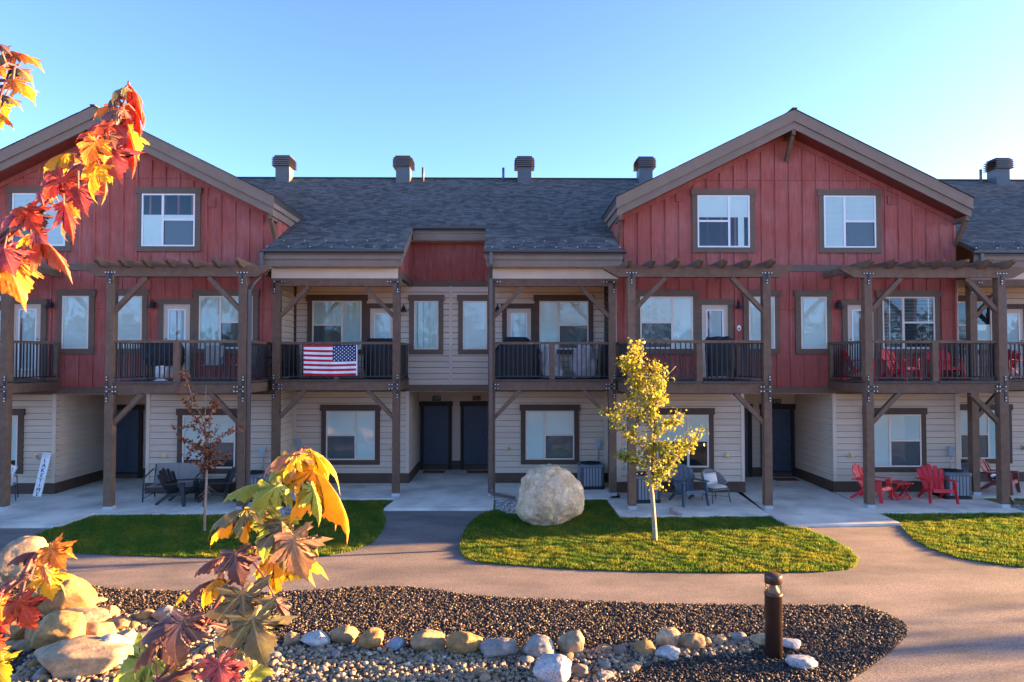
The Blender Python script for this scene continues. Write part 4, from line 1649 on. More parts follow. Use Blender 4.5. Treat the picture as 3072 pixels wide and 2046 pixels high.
def rock(name, label, px, py, w, h, m, seed, cat='rock', sub=4, rough=.2, facets=4, depth=None, sink=.12, rot=0.0, dz=0.0, group=None):
    """px,py: centre in the photograph; w,h its width and height there"""
    b = ground(px, py + h * .46, ZL + dz)
    dist = b.y - CAM.y
    ry = (depth or (w + h) / 2) / 2 / FPX * dist
    g = ground(px, py + h * .42, ZL + dz)
    dist += ry * .8
    rx = w / 2 / FPX * dist
    rz = h / 2 / FPX * dist * 1.02
    me = rock_mesh(seed, rx * 1.06, ry, rz * 1.04, sub, rough, facets)
    if name == 'boulder':                    # broad foot, shoulders falling to the right
        ou = [(-30, 92), (25, 85), (65, 50), (90, 10), (83, -40), (45, -70), (0, -85), (-55, -70), (-89, -50), (-87, -10), (-75, 40), (-58, 75)]
        an = sorted((math.atan2(b_, a_), math.hypot(a_, b_)) for a_, b_ in ou)
        an = [(an[-1][0] - 2 * PI, an[-1][1])] + an + [(an[0][0] + 2 * PI, an[0][1])]
        for v in me.vertices:
            x, z = v.co.x / rx, v.co.z / rz
            k_ = float(np.interp(math.atan2(z, x), [a_ for a_, _ in an], [r_ for _, r_ in an])) / 88
            v.co.x, v.co.z = x * k_ * rx, z * k_ * rz
    me.materials.append(m)
    o = link(me, name, None, (g.x, b.y + ry * .75, ZL + dz + rz * (1 - sink * 2)), (0, 0, rot))
    return tag(o, label, cat, group)


rock('boulder', 'large pale granite boulder on the middle lawn in front of the townhouses', 1655, 1507, 184, 170, rk_boulder, 5, 'boulder', 5, .12, 0, depth=165, sink=.05)
for i, a in enumerate([
        ('round tan rock with a dark underside at the left end of the rock row', 871, 1924, 49, 41, rk_tan),
        ('flat grey granite slab second from left in the rock row', 942, 1926, 92, 45, rk_granite),
        ('tan rock with a pointed lit top third in the rock row', 1032, 1912, 73, 51, rk_tan),
        ('smooth tan egg-shaped rock left of the small blue granite one', 1113, 1925, 74, 60, rk_gold),
        ('small blue-grey speckled granite rock between two tan rocks', 1187, 1939, 58, 38, rk_blue),
        ('long oval pale tan rock in the middle of the rock row', 1278, 1936, 107, 57, rk_tan),
        ('bulky tan rock with a lit top right of the oval one', 1389, 1941, 97, 66, rk_gold),
        ('low grey rock right of the bulky tan one', 1497, 1954, 106, 54, rk_grey),
        ('rounded light grey rock beside the pointed pale rock', 1614, 1949, 92, 66, rk_grey),
        ('pale upright rock with a brown stain and pointed top', 1721, 1941, 78, 70, rk_pale),
        ('big speckled white granite rock at the bottom edge of the pebbles', 1661, 2018, 118, 84, rk_granite),
        ('small tan oval rock right of the pointed pale rock', 1814, 1954, 46, 29, rk_tan),
        ('flat tan rock left of the pale block pair', 1935, 1951, 67, 42, rk_gold),
        ('tall pale block rock, left one of the block pair', 2013, 1922, 70, 60, rk_pale),
        ('tan block rock, right one of the block pair', 2078, 1929, 73, 53, rk_tan),
        ('white triangular rock in front of the block pair', 2006, 1968, 75, 38, rk_granite),
        ('rounded grey rock left of the bollard lamp', 2222, 1917, 43, 30, rk_grey),
        ('pale rock just behind the bollard lamp foot', 2290, 1922, 60, 34, rk_pale),
        ('white granite rock peeking out right of the bollard lamp', 2374, 1937, 62, 34, rk_granite),
        ('flat white granite rock alone in the dark gravel by the path bend', 2407, 1994, 93, 36, rk_granite),
        ('low white rock in front of the small tan oval rock', 1899, 2006, 56, 21, rk_pale),
        ('rounded olive-grey rock at the bottom edge right of the granite', 1818, 2032, 46, 28, rk_grey),
        ('brown rock leaning on the big speckled granite rock', 1741, 2019, 53, 42, rk_brown),
        ('dark brown rock between the pointed rock and the flat tan rock', 1862, 1958, 40, 30, rk_brown),
        ('small pinkish rock in the gap beside the block pair', 2125, 1930, 34, 24, rk_tan),
        ('pale rounded rock between block pair and bollard lamp', 2165, 1925, 44, 26, rk_pale)]):
    rock('rock', *a, 100 + i, sub=4, rough=.26, facets=7 if a[5] in (rk_granite, rk_pale, rk_blue) else 3, group='rocks edging the pebble bed')

for i, (lab, px, py, w, h, m, dz) in enumerate([
        ('pale weathered boulder at the left edge, topmost of the rock pile', 55, 1692, 150, 120, rk_pale, .25),
        ('large golden-lit boulder behind the orange maple leaves', 165, 1800, 170, 118, rk_gold, .12),
        ('blocky golden rock with a flat lit face in the pile', 168, 1908, 142, 104, rk_gold, .05),
        ('wedge rock with a shaded left face in the pile', 276, 1908, 118, 68, rk_tan, .03),
        ('long pale flat rock lying across the top of the pile', 212, 1862, 172, 44, rk_pale, .08),
        ('oval tan rock at the right top of the pile', 345, 1879, 94, 36, rk_tan, 0),
        ('small grey-tan rock at the edge of the dark gravel', 320, 1843, 52, 38, rk_tan, 0),
        ('small lit tan rock left of the round grey one', 427, 1854, 59, 35, rk_gold, 0),
        ('smooth round grey rock beside the maroon maple leaves', 494, 1852, 71, 58, rk_grey, 0),
        ('upright pale rock with a rounded shoulder in the pile', 358, 1943, 76, 94, rk_pale, 0),
        ('white and dark blotched rock in front of the pile', 318, 1970, 108, 86, rk_granite, 0),
        ('rounded grey and gold rock low in the pile', 203, 1952, 94, 44, rk_tan, 0),
        ('long low slab rock along the bottom of the pile', 205, 2000, 335, 92, rk_pale, 0),
        ('golden rock at the left edge above the long slab', 38, 1902, 68, 80, rk_gold, 0),
        ('angular golden rock between the left edge and the blocky rock', 105, 1912, 98, 68, rk_gold, .03),
        ('small rounded rock above the left end of the long slab', 61, 1944, 71, 33, rk_tan, 0),
        ('flat tan rock at the right foot of the pile', 417, 1921, 86, 33, rk_tan, 0),
        ('small rust-coloured rock at the right foot of the pile', 405, 1950, 58, 38, rk_brown, 0),
        ('thin pale stone lying in the dark gravel behind the pile', 285, 1803, 52, 18, rk_pale, 0),
        ('tan rock wedged behind the blocky rock', 262, 1840, 56, 36, rk_gold, .03)]):
    rock('rock', lab, px, py, w, h, m, 200 + i, sub=4, rough=.28, facets=9, dz=dz, group='rocks piled at the left')

# loose cobbles of the pebble bed
cob = [(rock_mesh(400 + i, 1, .75, .6, 2, .16, 2, .02)) for i in range(6)]
for i, me in enumerate(cob):
    me.materials.append((rk_tan, rk_grey, rk_pale, rk_grey, rk_tan, rk_brown)[i])
qs = sample_poly(RIVER, 11)
qs = qs[qs[:, 1] > -12.0]
rng.shuffle(qs)
qs = qs[:230]
for x, y in qs:
    s = .040 + .065 * random.random() ** 2.5
    o = link(random.choice(cob), 'cobble', None, (x, y, ZL + s * .35), (0, 0, random.random() * 6))
    o.scale = (s, s, s)
    tag(o, 'small rounded river cobble lying among the pebbles of the foreground bed', 'cobble', 'cobbles in the pebble bed')

pile = gp([(120, 1870), (240, 1840), (420, 1850), (520, 1885), (500, 1960), (430, 2010), (330, 2046), (60, 2046), (0, 1960)])[::-1]
for i, me in enumerate(cob):
    me_ = me.copy()
    me_.materials.clear()
    me_.materials.append((rk_gold, rk_tan, rk_pale, rk_gold, rk_grey, rk_tan)[i])
    cob[i] = me_
for x, y in sample_poly(pile, 14)[:46]:
    s = .05 + .09 * random.random() ** 1.5
    o = link(random.choice(cob), 'cobble', None, (x, y, ZL + s * .3), (0, 0, random.random() * 6))
    o.scale = (s, s * random.uniform(.8, 1.2), s)
    tag(o, 'small golden-tan cobble wedged between the rocks piled at the left', 'cobble', 'cobbles in the left rock pile')

# ------------------------------------------------------------ bollard lamp
bp = ground(2322, 1968, ZL)
bo = thing('bollard_lamp', 'dark bronze bollard lamp with clear lens standing in the dark gravel', 'bollard lamp', (bp.x, bp.y, ZL))
MB().lathe([(0, -.05), (.112, -.05), (.112, .80), (.116, .80), (.116, .835), (.10, .84), (0, .84)], 32).build('post', bollard_m, bo, True)
MB().lathe([(0, .965), (.10, .965), (.112, .965), (.112, 1.065), (.104, 1.082), (0, 1.085)], 32).build('cap', bollard_m, bo, True)
MB().lathe([(.102, .84), (.102, .964)], 32).build('lens', lens_m, bo, True)
MB().lathe([(0, .84), (.085, .84), (.085, .86), (.05, .92), (.035, .965), (0, .965)], 24).build('reflector', zinc, bo, True)


# ------------------------------------------------------------ furniture
def adirondack(m, label, loc, rotz, group=None, sc=1.0):
    t = thing('adirondack_chair', label, 'chair', loc, rotz, group)
    t.scale = (sc, sc, sc)
    key = ('adi', m.name)

    def slat_out(w0, w1, L):
        o = [(-w0 / 2, 0), (w0 / 2, 0), (w1 / 2, L * .9)]
        o += [(w1 / 2 * math.cos(a), L * .9 + L * .08 * math.sin(a)) for a in (.5, 1.0, PI / 2, PI - 1.0, PI - .5)]
        return o + [(-w1 / 2, L * .9)]
    for i in range(5):
        k = i - 2
        ang = k * .085
        L = (.74, .70, .61)[abs(k)]
        u = Vector((math.cos(ang), 0, -math.sin(ang)))
        v = Vector((math.sin(ang), .42 * math.cos(ang), .907 * math.cos(ang))).normalized()
        me = shared((*key, 'bs', i), lambda: MB().plate((k * .098, .12 - abs(k) * .012, .28), u, v, slat_out(.090, .125, L), .022).mesh('back_slat', m))
        link(me, 'back_slat', t)
    for i in range(5):
        y0, z0 = -.40 + i * .108, .375 - i * .020
        me = shared((*key, 'ss', i), lambda: MB().plate((-.26, y0, z0), (1, 0, 0), Vector((0, 1, -.19)).normalized(), [(0, 0), (.52, 0), (.52, .10), (0, .10)], .022).mesh('seat_slat', m))
        link(me, 'seat_slat', t)
    me = shared((*key, 'ap'), lambda: MB().plate((-.26, -.405, .375), (1, 0, 0), Vector((0, -.25, -1)).normalized(), [(0, 0), (.52, 0), (.52, .085), (0, .085)], .022).mesh('apron', m))
    link(me, 'apron', t)
    for s in (-1, 1):
        me = shared((*key, 'arm', s), lambda: MB().plate((s * .335, 0, .575), (1, 0, 0), Vector((0, 1, -.06)).normalized(), [(-.045, .34), (-.065, -.34), (-.05, -.43), (.05, -.43), (.07, -.33), (.045, .34)], .026).mesh('arm', m))
        link(me, 'arm', t)
        me = shared((*key, 'fl', s), lambda: MB().beam((s * .345, -.43, 0), (s * .305, -.34, .565), .035, .085, (0, 1, 0), w2=.035, h2=.15).mesh('leg', m))
        link(me, 'leg', t)
        me = shared((*key, 'rl', s), lambda: MB().beam((s * .285, -.38, .335), (s * .275, .10, .25), .03, .085).beam((s * .275, .07, .27), (s * .285, .42, .0), .03, .085, (0, 1, 0), h2=.06).mesh('rear_leg', m))
        link(me, 'rear_leg', t)
    me = shared((*key, 'cb'), lambda: MB().box(-.30, .30, .19, .23, .53, .59).mesh('back_bar', m))
    link(me, 'back_bar', t)
    return t


g = ground
def gl(px, py):
    v = ground(px, py, 0)
    return (v.x, v.y, 0)


adirondack(redplastic, 'red slatted adirondack chair turned right beside the red side table', (10.15, -1.05, 0), R(38))
adirondack(redplastic, 'red slatted adirondack chair facing the camera beside an air conditioner', (11.85, -1.25, 0), R(-8))
adirondack(maroonplastic, 'faded maroon adirondack chair behind the far right balcony post', (14.45, -.05, 0), R(38))
adirondack(slateplastic, 'slate blue adirondack chair behind the yellow aspen', (4.95, -1.45, 0), R(14), sc=1.06)
adirondack(blackplastic, 'black adirondack chair seen from the side facing the wicker loveseat', (-8.80, -1.35, 0), R(82), sc=1.0)
adirondack(blackplastic, 'black adirondack chair beside the thin plum tree, turned away left', (-7.72, -1.25, 0), R(-55), sc=1.0)
zf = 3.297
adirondack(redplastic, 'red adirondack chair on the balcony left of the draped flag', (-5.62, .75, zf), R(30))
adirondack(redplastic, 'red adirondack chair on the far right balcony turned towards its left end', (11.00, -1.0, zf), R(28), sc=.95)
adirondack(redplastic, 'red adirondack chair on the far right balcony beside the middle newel', (12.25, -1.05, zf), R(-6), sc=.95)
adirondack(redplastic, 'red adirondack chair on the far right balcony half hidden by its left post', (9.98, -.75, zf), R(75), sc=.95)
adirondack(redplastic, 'red adirondack chair on the end balcony at the right picture edge', (15.2, .6, zf), R(-60), sc=.95)


def cushion(mb, x0, x1, y0, y1, z0, z1, m=0, n=8):
    """puffed pad"""
    b = len(mb.v)
    for side in (1, -1):
        for i in range(n + 1):
            for j in range(n + 1):
                u, v = i / n * 2 - 1, j / n * 2 - 1
                p = (1 - abs(u) ** 4) * (1 - abs(v) ** 4)
                mb.v.append((x0 + (x1 - x0) * i / n, y0 + (y1 - y0) * j / n, (z0 + z1) / 2 + side * (z1 - z0) / 2 * p ** .5))
    w = n + 1
    for sd in (0, 1):
        for i in range(n):
            for j in range(n):
                a = b + sd * w * w + i * w + j
                mb.f.append((a, a + w, a + w + 1, a + 1) if sd == 0 else (a, a + 1, a + w + 1, a + w))
                mb.m.append(m)
    return mb


# red folding side table
t = thing('side_table', 'small red folding side table between two red adirondack chairs', 'table', (10.98, -1.0, 0), R(12))
for i in range(5):
    MB().box(-.26, .26, -.24 + i * .098, -.24 + i * .098 + .09, .44, .462).build('top_slat', redplastic, t)
for s in (-1, 1):
    MB().beam((s * .2, -.19, 0), (s * .2, .19, .44), .03, .05, (1, 0, 0)).build('leg', redplastic, t)
    MB().beam((s * .165, .19, 0), (s * .165, -.19, .44), .03, .05, (1, 0, 0)).build('leg', redplastic, t)
MB().box(-.2, .2, -.15, -.11, .06, .10).box(-.2, .2, .11, .15, .06, .10).build('stretcher', redplastic, t)


def wicker_chair(label, loc, rotz, pillow=True, group=None):
    t = thing('wicker_chair', label, 'chair', loc, rotz, group)
    n = 28
    mb = MB()
    rings = []
    for j in range(7):
        f = j / 6
        row = []
        for i in range(n + 1):
            a = -PI * .06 + (PI * 1.12) * i / n
            back = max(0, math.sin(a))
            top = .50 + .33 * back ** .8
            r0, r1 = .27, .36 - .02 * back
            r = r0 + (r1 - r0) * f
            z = .36 + (top - .36) * f
            row.append((r * 1.05 * math.cos(a), r * .95 * math.sin(a) - .02, z))
        rings.append(row)
    for th in (0, .018):
        b = len(mb.v)
        for row in rings:
            for x, y, z in row:
                l = math.hypot(x, y) or 1
                mb.v.append((x * (1 - th / l), y * (1 - th / l), z))
        for j in range(6):
            for i in range(n):
                a = b + j * (n + 1) + i
                mb.f.append((a, a + 1, a + n + 2, a + n + 1))
                mb.m.append(0)
    mb.build('shell', wicker, t, True)
    MB().tube([rings[-1][i] for i in range(n + 1)], .016, 8).build('rim', wicker, t, True)
    MB().tube([(-.28, -.27, .36), (.28, -.27, .36), (.30, .05, .36), (.18, .24, .36), (-.18, .24, .36), (-.30, .05, .36), (-.28, -.27, .36)], .018, 8).build('seat_frame', wicker, t, True)
    MB().box(-.26, .26, -.26, .22, .345, .36).build('seat', wicker, t)
    cushion(MB(), -.27, .27, -.29, .21, .36, .46).build('cushion', cushion_m, t, True)
    for x, y in ((-.25, -.25), (.25, -.25), (-.2, .2), (.2, .2)):
        MB().tube([(x, y, .36), (x * 1.2, y * 1.15, 0)], [.014, .012], 8).build('leg', charcoal_m, t, True)
    MB().tube([(-.27, -.26, .16), (0, 0, .15), (.27, -.26, .16)], .009, 6).tube([(-.22, .22, .16), (0, 0, .15), (.22, .22, .16)], .009, 6).build('stretcher', charcoal_m, t, True)
    if pillow:
        p = cushion(MB(), -.24, .24, -.15, .15, -.07, .07).build('pillow', cushion_m, t, True)
        p.location = (-.02, .13, .60)
        p.rotation_euler = (R(70), 0, R(8))
    return t


wicker_chair('round-backed grey wicker armchair with cream pillow right of the slate chair', (5.75, -1.25, 0), R(22))
wicker_chair('grey wicker armchair half hidden behind the slate adirondack chair', (5.05, -.45, 0), R(-4), pillow=False)

# wicker loveseat
t = thing('wicker_loveseat', 'pale woven loveseat with charcoal frame against the left house wall', 'loveseat', (-9.15, -.75, 0), R(6))
MB().plate((-.62, .20, .40), (1, 0, 0), Vector((0, .28, .96)), [(0, 0), (.615, 0), (.615, .56), (.03, .56)], .04).build('backrest', wicker_l, t)
MB().plate((.002, .20, .40), (1, 0, 0), Vector((0, .28, .96)), [(0, 0), (.615, 0), (.585, .56), (0, .56)], .04).build('backrest', wicker_l, t)
cushion(MB(), -.64, .64, -.38, .24, .33, .45).build('seat', wicker_l, t, True)
for s in (-1, 1):
    MB().tube([(s * .68, -.40, 0), (s * .68, -.37, .62), (s * .68, -.30, .66), (s * .68, .30, .80)], .02, 8).build('arm', charcoal_m, t, True)
    MB().tube([(s * .66, .34, 0), (s * .66, .30, .40), (s * .66, .42, .9)], .02, 8).build('leg', charcoal_m, t, True)
    MB().tube([(s * .68, -.39, .10), (s * .66, .33, .12)], .012, 6).build('stretcher', charcoal_m, t, True)
MB().box(-.66, .66, -.39, -.35, .32, .36).box(-.66, .66, .24, .28, .34, .38).build('seat_frame', charcoal_m, t)

# black side table by the loveseat
t = thing('side_table', 'low black slatted table between the loveseat and the black chair', 'table', (-8.05, -.65, 0), R(8))
for i in range(6):
    MB().box(-.36, .36, -.30 + i * .10, -.30 + i * .10 + .092, .44, .465).build('top_slat', blackplastic, t)
for x in (-.31, .31):
    for y in (-.25, .25):
        MB().box(x - .025, x + .025, y - .025, y + .025, 0, .44).build('leg', blackplastic, t)

# striped sling chair at the left edge
t = thing('patio_chair', 'pale striped fan-back patio chair at the left edge near the lake sign', 'chair', (-13.72, -.85, 0), R(28))
n = 9
for i in range(n):
    a = (i - (n - 1) / 2) * .13
    mb = MB()
    mb.plate((math.sin(a) * .2, .20 - .0 * abs(a), .58), (math.cos(a), -.3 * a, 0), Vector((math.sin(a) * .55, .25, .9)).normalized(), [(-.024, 0), (.024, 0), (.034, .37 - .12 * abs(a)), (-.034, .37 - .12 * abs(a))], .012)
    mb.build('back_slat', white_m if i % 2 else sling_m, t)
cushion(MB(), -.24, .24, -.24, .22, .40, .46).build('seat', sling_m, t, True)
for x, y in ((-.22, -.22), (.22, -.22), (-.2, .22), (.2, .22)):
    MB().tube([(x, y, .60 if y > 0 else .42), (x * 1.15, y * 1.2, 0)], .013, 8).build('leg', black_m, t, True)
MB().tube([(-.25, -.1, .64), (-.2, .22, .62), (.2, .22, .62), (.25, -.1, .64)], .012, 8).build('arm_rail', black_m, t, True)

# leaning porch sign
t = thing('porch_sign', 'tall white leaning porch sign with dark vertical lettering LAKE TIME', 'sign', (-13.19, -.40, 0), 0)
t.rotation_euler = (R(-13), R(4), 0)
MB().box(-.115, .115, -.012, .012, 0, 1.22).build('board', white_m, t)
for ch, z in zip('LAKE', (1.00, .86, .72, .58)):
    link(text_mesh(ch, .155, ink), 'lettering', t, (0, -.016, z), (PI / 2, 0, 0))
for ch, z in zip('TIME', (.43, .30, .18, .06)):
    link(text_mesh(ch, .145, ink), 'lettering', t, (0, -.016, z), (PI / 2, 0, 0))
link(text_mesh('RELAX', .065, boxgrey), 'lettering', t, (0, -.016, 1.17), (PI / 2, 0, 0))
link(text_mesh("you're on", .040, boxgrey), 'lettering', t, (0, -.016, 1.105), (PI / 2, 0, 0))
MB().box(-.10, .10, -.017, -.0125, .503, .509).build('divider', ink, t)


# air conditioners
def ac_unit(label, loc, rotz, logo=False, w=.37, h=.74):
    t = thing('air_conditioner', label, 'air conditioner', loc, rotz, 'air conditioners on the patios')
    def rr(a, r):
        pts = []
        for cx, cy, s0 in ((a - r, a - r, 0), (-a + r, a - r, PI / 2), (-a + r, -a + r, PI), (a - r, -a + r, 1.5 * PI)):
            for k in range(5):
                q = s0 + k * PI / 8
                pts.append((cx + r * math.cos(q), cy + r * math.sin(q)))
        return pts
    MB().prism(rr(w, .07), 'z', 0, .075).build('base', acdark, t)
    MB().prism(rr(w - .035, .06), 'z', .076, h - .09).build('coil', acdark, t)
    ribs = MB()
    z = .10
    while z < h - .11:
        ribs.prism(rr(w - .012, .07), 'z', z, z + .010)
        z += .0235
    ribs.build('louver', acgrey, t)
    pn = MB()
    for k in range(6):
        x = -.225 + k * .09
        pn.box(x - .030, x + .030, -w + .004, -w + .03, .10, h - .10)
        pn.box(-w + .004, -w + .03, x - .030, x + .030, .10, h - .10)
        pn.box(w - .03, w - .004, x - .030, x + .030, .10, h - .10)
    pn.build('rib', aclight, t)
    MB().box(-w + .09, w - .09, -w + .014, -w + .02, .09, h - .09).build('panel', acdark, t)
    top = MB()
    top.prism(rr(w + .002, .08), 'z', h - .089, h - .03)
    top.prism(rr(w - .03, .08), 'z', h - .03, h - .012)
    top.build('lid', acgrey, t)
    fg = MB().lathe([(0, h - .008), (.30, h - .008), (.305, h + .012), (.29, h + .014)], 28)
    fg.build('fan_well', acdark, t, True)
    gr = MB()
    for k in range(6):
        r = .05 + k * .045
        gr.tube([(r * math.cos(a), r * math.sin(a), h + .012) for a in np.linspace(0, 2 * PI, 25)], .004, 4)
    for k in range(8):
        a = k * PI / 4
        gr.tube([(.04 * math.cos(a), .04 * math.sin(a), h + .013), (.295 * math.cos(a), .295 * math.sin(a), h + .013)], .004, 4)
    gr.build('fan_grille', black_m, t)
    if logo:
        lg = MB().lathe([(0, 0), (.034, 0), (.034, .004), (0, .004)], 20, (0, 0, 0), 0)
        for x in (-.014, .0, .014):
            lg.box(x - .004, x + .004, -.016, .016, .0045, .006, 1)
        o = lg.build('badge', [redplastic, white_m], t)
        o.location = (.06, -w + .001, h - .26)
        o.rotation_euler = (PI / 2, 0, 0)
    return t


ac_unit('grey air conditioner behind the left balcony post beside black chairs', (-6.95, -.85, 0), R(-4))
ac_unit('grey air conditioner behind the large boulder', (2.62, .75, 0), R(2))
ac_unit('grey air conditioner with a round red badge behind the aspen', (3.85, -1.15, 0), R(4), True)
ac_unit('grey air conditioner right of the red adirondack chair', (12.62, -.75, 0), R(-3))
ac_unit('grey air conditioner mostly hidden behind the far right wall corner post', (13.85, .9, 0), 0)

# wood wedge on the slab
p = ground(2028, 1543, 0)
tag(MB().prism([(-.16, 0), (.16, 0), (-.10, .14), (-.16, .13)], 'y', -.09, .09).build('wood_block', oldwood, None, loc=(p.x, p.y, 0)), 'weathered wedge of wood lying on the slab edge behind the aspen', 'wood block').rotation_euler = (0, 0, R(-25))

# door mats
for x, y, lab, rz in ((-2.40, 3.50, 'brown coir doormat with a striped border at the left navy door', 0), (-.90, 3.48, 'dark patterned coir doormat at the navy door behind the downspout', 0), (9.05, 1.95, 'rust brown doormat at the navy door of the right gable house', 0)):
    t = thing('doormat', lab, 'doormat', (x, y, 0.0), rz)
    MB().box(-.37, .37, -.22, .22, 0, .018).build('mat', coir, t)
    b = MB()
    for xx in (-.31, -.26, .26, .31):
        b.box(xx - .012, xx + .012, -.19, .19, .018, .021)
    for yy in (-.17, .17):
        b.box(-.23, .23, yy - .012, yy + .012, .018, .021)
    b.build('border', coir_d, t)


# ------------------------------------------------------------ things on the balconies
def draped(name, label, cat, loc, rotz, prof, m, seed, wr=.02, n=40, legs=True, power=3.2, flare=0.0, parts=()):
    """cloth cover: superellipse rings following prof [(z, half_x, half_y, shift_x)] with wrinkles"""
    t = thing(name, label, cat, loc, rotz)
    mb = MB()
    zs = []
    for k in range(len(prof) - 1):
        for q_ in range(5):
            f = q_ / 5
            zs.append(tuple(a + (b - a) * f for a, b in zip(prof[k], prof[k + 1])))
    zs.append(prof[-1])
    off = Vector((seed * 7.1, seed * 3.3, 0))
    for z, hx, hy, sx in zs:
        for i in range(n):
            a = 2 * PI * i / n
            c, s = math.cos(a), math.sin(a)
            k = (abs(c) ** power + abs(s) ** power) ** (-1 / power)
            x, y = hx * c * k + sx, hy * s * k
            p = Vector((x, y, z))
            d = wr * (mnoise.noise(p * 6 + off) + .7 * mnoise.noise(Vector((x * 13, y * 13, z * 3)) + off))
            mb.v.append((x + d * c, y + d * s, z + d * .6))
    L = len(zs)
    for j in range(L - 1):
        for i in range(n):
            i2 = (i + 1) % n
            mb.f.append((j * n + i, j * n + i2, (j + 1) * n + i2, (j + 1) * n + i))
            mb.m.append(0)
    mb.f.append(tuple(range((L - 1) * n, L * n)))
    mb.m.append(0)
    mb.build('cover', m, t, True)
    if legs:
        for x in (-prof[0][1] * .8, prof[0][1] * .8):
            for y in (-prof[0][2] * .7, prof[0][2] * .7):
                MB().tube([(x, y, prof[0][0] + .05), (x, y, 0.0)], .022, 8).build('leg', black_m, t, True)
    return t


draped('covered_grill', 'slumped black grill cover on legs at the left end of the left balcony', 'grill', (-9.42, -.85, zf), R(4),
       [(.40, .46, .26, .0), (.55, .50, .28, -.02), (.80, .50, .28, .0), (.98, .47, .24, -.04), (1.06, .40, .16, -.06)], cover_m, 1, .05)
draped('covered_grill', 'broad black covered grill right of the draped flag', 'grill', (-3.72, .55, zf), R(2),
       [(.02, .42, .30, 0), (.30, .47, .30, 0), (.75, .48, .30, 0), (.98, .44, .27, 0), (1.20, .36, .14, 0)], cover_m, 2, .015, legs=False)
draped('covered_grill', 'wide black covered grill behind the downspout balcony rail', 'grill', (.38, .45, zf), 0,
       [(.02, .70, .30, 0), (.40, .70, .30, 0), (.85, .67, .29, 0), (1.05, .50, .24, 0), (1.24, .30, .12, 0)], cover_m, 3, .015, legs=False)
draped('covered_grill', 'narrow black covered grill on castors beside the white balcony door', 'grill', (6.02, -1.0, zf), R(-6),
       [(.10, .36, .26, 0), (.5, .38, .27, 0), (.95, .40, .28, 0), (1.10, .38, .26, -.02), (1.20, .30, .16, -.02)], cover_m, 4, .04)
draped('covered_chair', 'grey tarp draped over a balcony chair left of the middle newel', 'covered chair', (1.42, .75, zf), R(-8),
       [(.04, .34, .32, .05), (.3, .34, .32, .0), (.6, .26, .28, -.05), (.85, .22, .18, -.08), (.98, .14, .08, -.1)], tarp_m, 5, .09, legs=False, power=2.4)
draped('covered_chair', 'grey tarp tied over a balcony chair right of the middle newel', 'covered chair', (2.40, .65, zf), R(6),
       [(.04, .38, .32, 0), (.3, .40, .34, 0), (.62, .34, .30, .02), (.88, .26, .18, .02), (1.02, .15, .08, .0)], tarp_m, 6, .09, legs=False, power=2.4)

# white pail and side pieces on the left balcony
t = thing('pail', 'white plastic pail with a lid on the left balcony floor', 'bucket', (-9.17, -1.55, zf), 0)
MB().lathe([(0, .02), (.12, .02), (.15, .32), (.148, .36), (.10, .40), (0, .41)], 24).build('body', white_m, t, True)
MB().lathe([(0, 0), (.17, 0), (.18, .02), (0, .025)], 24).build('saucer', white_m, t, True)


def sling_chair(label, loc, rotz):
    t = thing('balcony_chair', label, 'chair', loc, rotz)
    MB().plate((-.24, .14, .42), (1, 0, 0), Vector((0, .22, .97)), [(0, 0), (.48, 0), (.50, .56), (-.02, .56)], .03).build('backrest', wicker_l, t)
    cushion(MB(), -.25, .25, -.27, .20, .37, .44).build('seat', wicker_l, t, True)
    for s in (-1, 1):
        MB().tube([(s * .28, -.30, 0), (s * .27, -.22, .60), (s * .27, .2, .64)], .016, 8).build('arm', charcoal_m, t, True)
        MB().tube([(s * .26, .32, 0), (s * .25, .12, .45), (s * .25, .26, .95)], .016, 8).build('leg', charcoal_m, t, True)
    return t


sling_chair('pale woven balcony chair in front of the left balcony window', (-8.15, -.75, zf), R(10))
sling_chair('pale woven balcony chair behind the right post of the left balcony', (-7.2, -.85, zf), R(-14))
sling_chair('pale woven balcony chair at the right end of the left balcony', (-7.0, -.15, zf), R(-40))

# flag over the railing
t = thing('flag', 'mirrored stars and stripes flag draped outside the balcony railing', 'flag')
fx0, fx1 = at_y(914, 1080, -.5).x, at_y(1074, 1080, -.5).x
fz1, fz0 = 4.285, 3.42
yF = -.43 - .155
nx = 40
fy = lambda x, z: yF - .012 * math.sin(x * 9 + z * 2) - .010 * math.sin(x * 23) * (fz1 - z) - .006 * math.sin(z * 17 + x * 5)
fl = MB()
cx = fx0 + (fx1 - fx0) * .535
sag = lambda x: .02 * math.sin((x - fx0) / (fx1 - fx0) * PI)
for i in range(13):
    zt, zb_ = fz1 - (fz1 - fz0) * i / 13, fz1 - (fz1 - fz0) * (i + 1) / 13
    for k in range(nx):
        xa, xb = fx0 + (fx1 - .03 - fx0) * k / nx, fx0 + (fx1 - .03 - fx0) * (k + 1) / nx
        mm = 2 if (i < 7 and (xa + xb) / 2 > cx) else (0 if i % 2 == 0 else 1)
        fl.add([(xa, fy(xa, zb_), zb_ - sag(xa) * (zb_ < fz1 - .1)), (xb, fy(xb, zb_), zb_ - sag(xb) * (zb_ < fz1 - .1)), (xb, fy(xb, zt), zt - sag(xb) * (zt < fz1 - .1)), (xa, fy(xa, zt), zt - sag(xa) * (zt < fz1 - .1))], [(0, 1, 2, 3)], mm)
fl.add([(fx1 - .03, fy(fx1, fz0), fz0), (fx1, fy(fx1, fz0), fz0 - .01), (fx1, fy(fx1, fz1), fz1), (fx1 - .03, fy(fx1, fz1), fz1)], [(0, 1, 2, 3)], 1)
fl.build('cloth', [flag_r, flag_w, flag_b], t)
st = MB()
ch = (fz1 - fz0) * 7 / 13
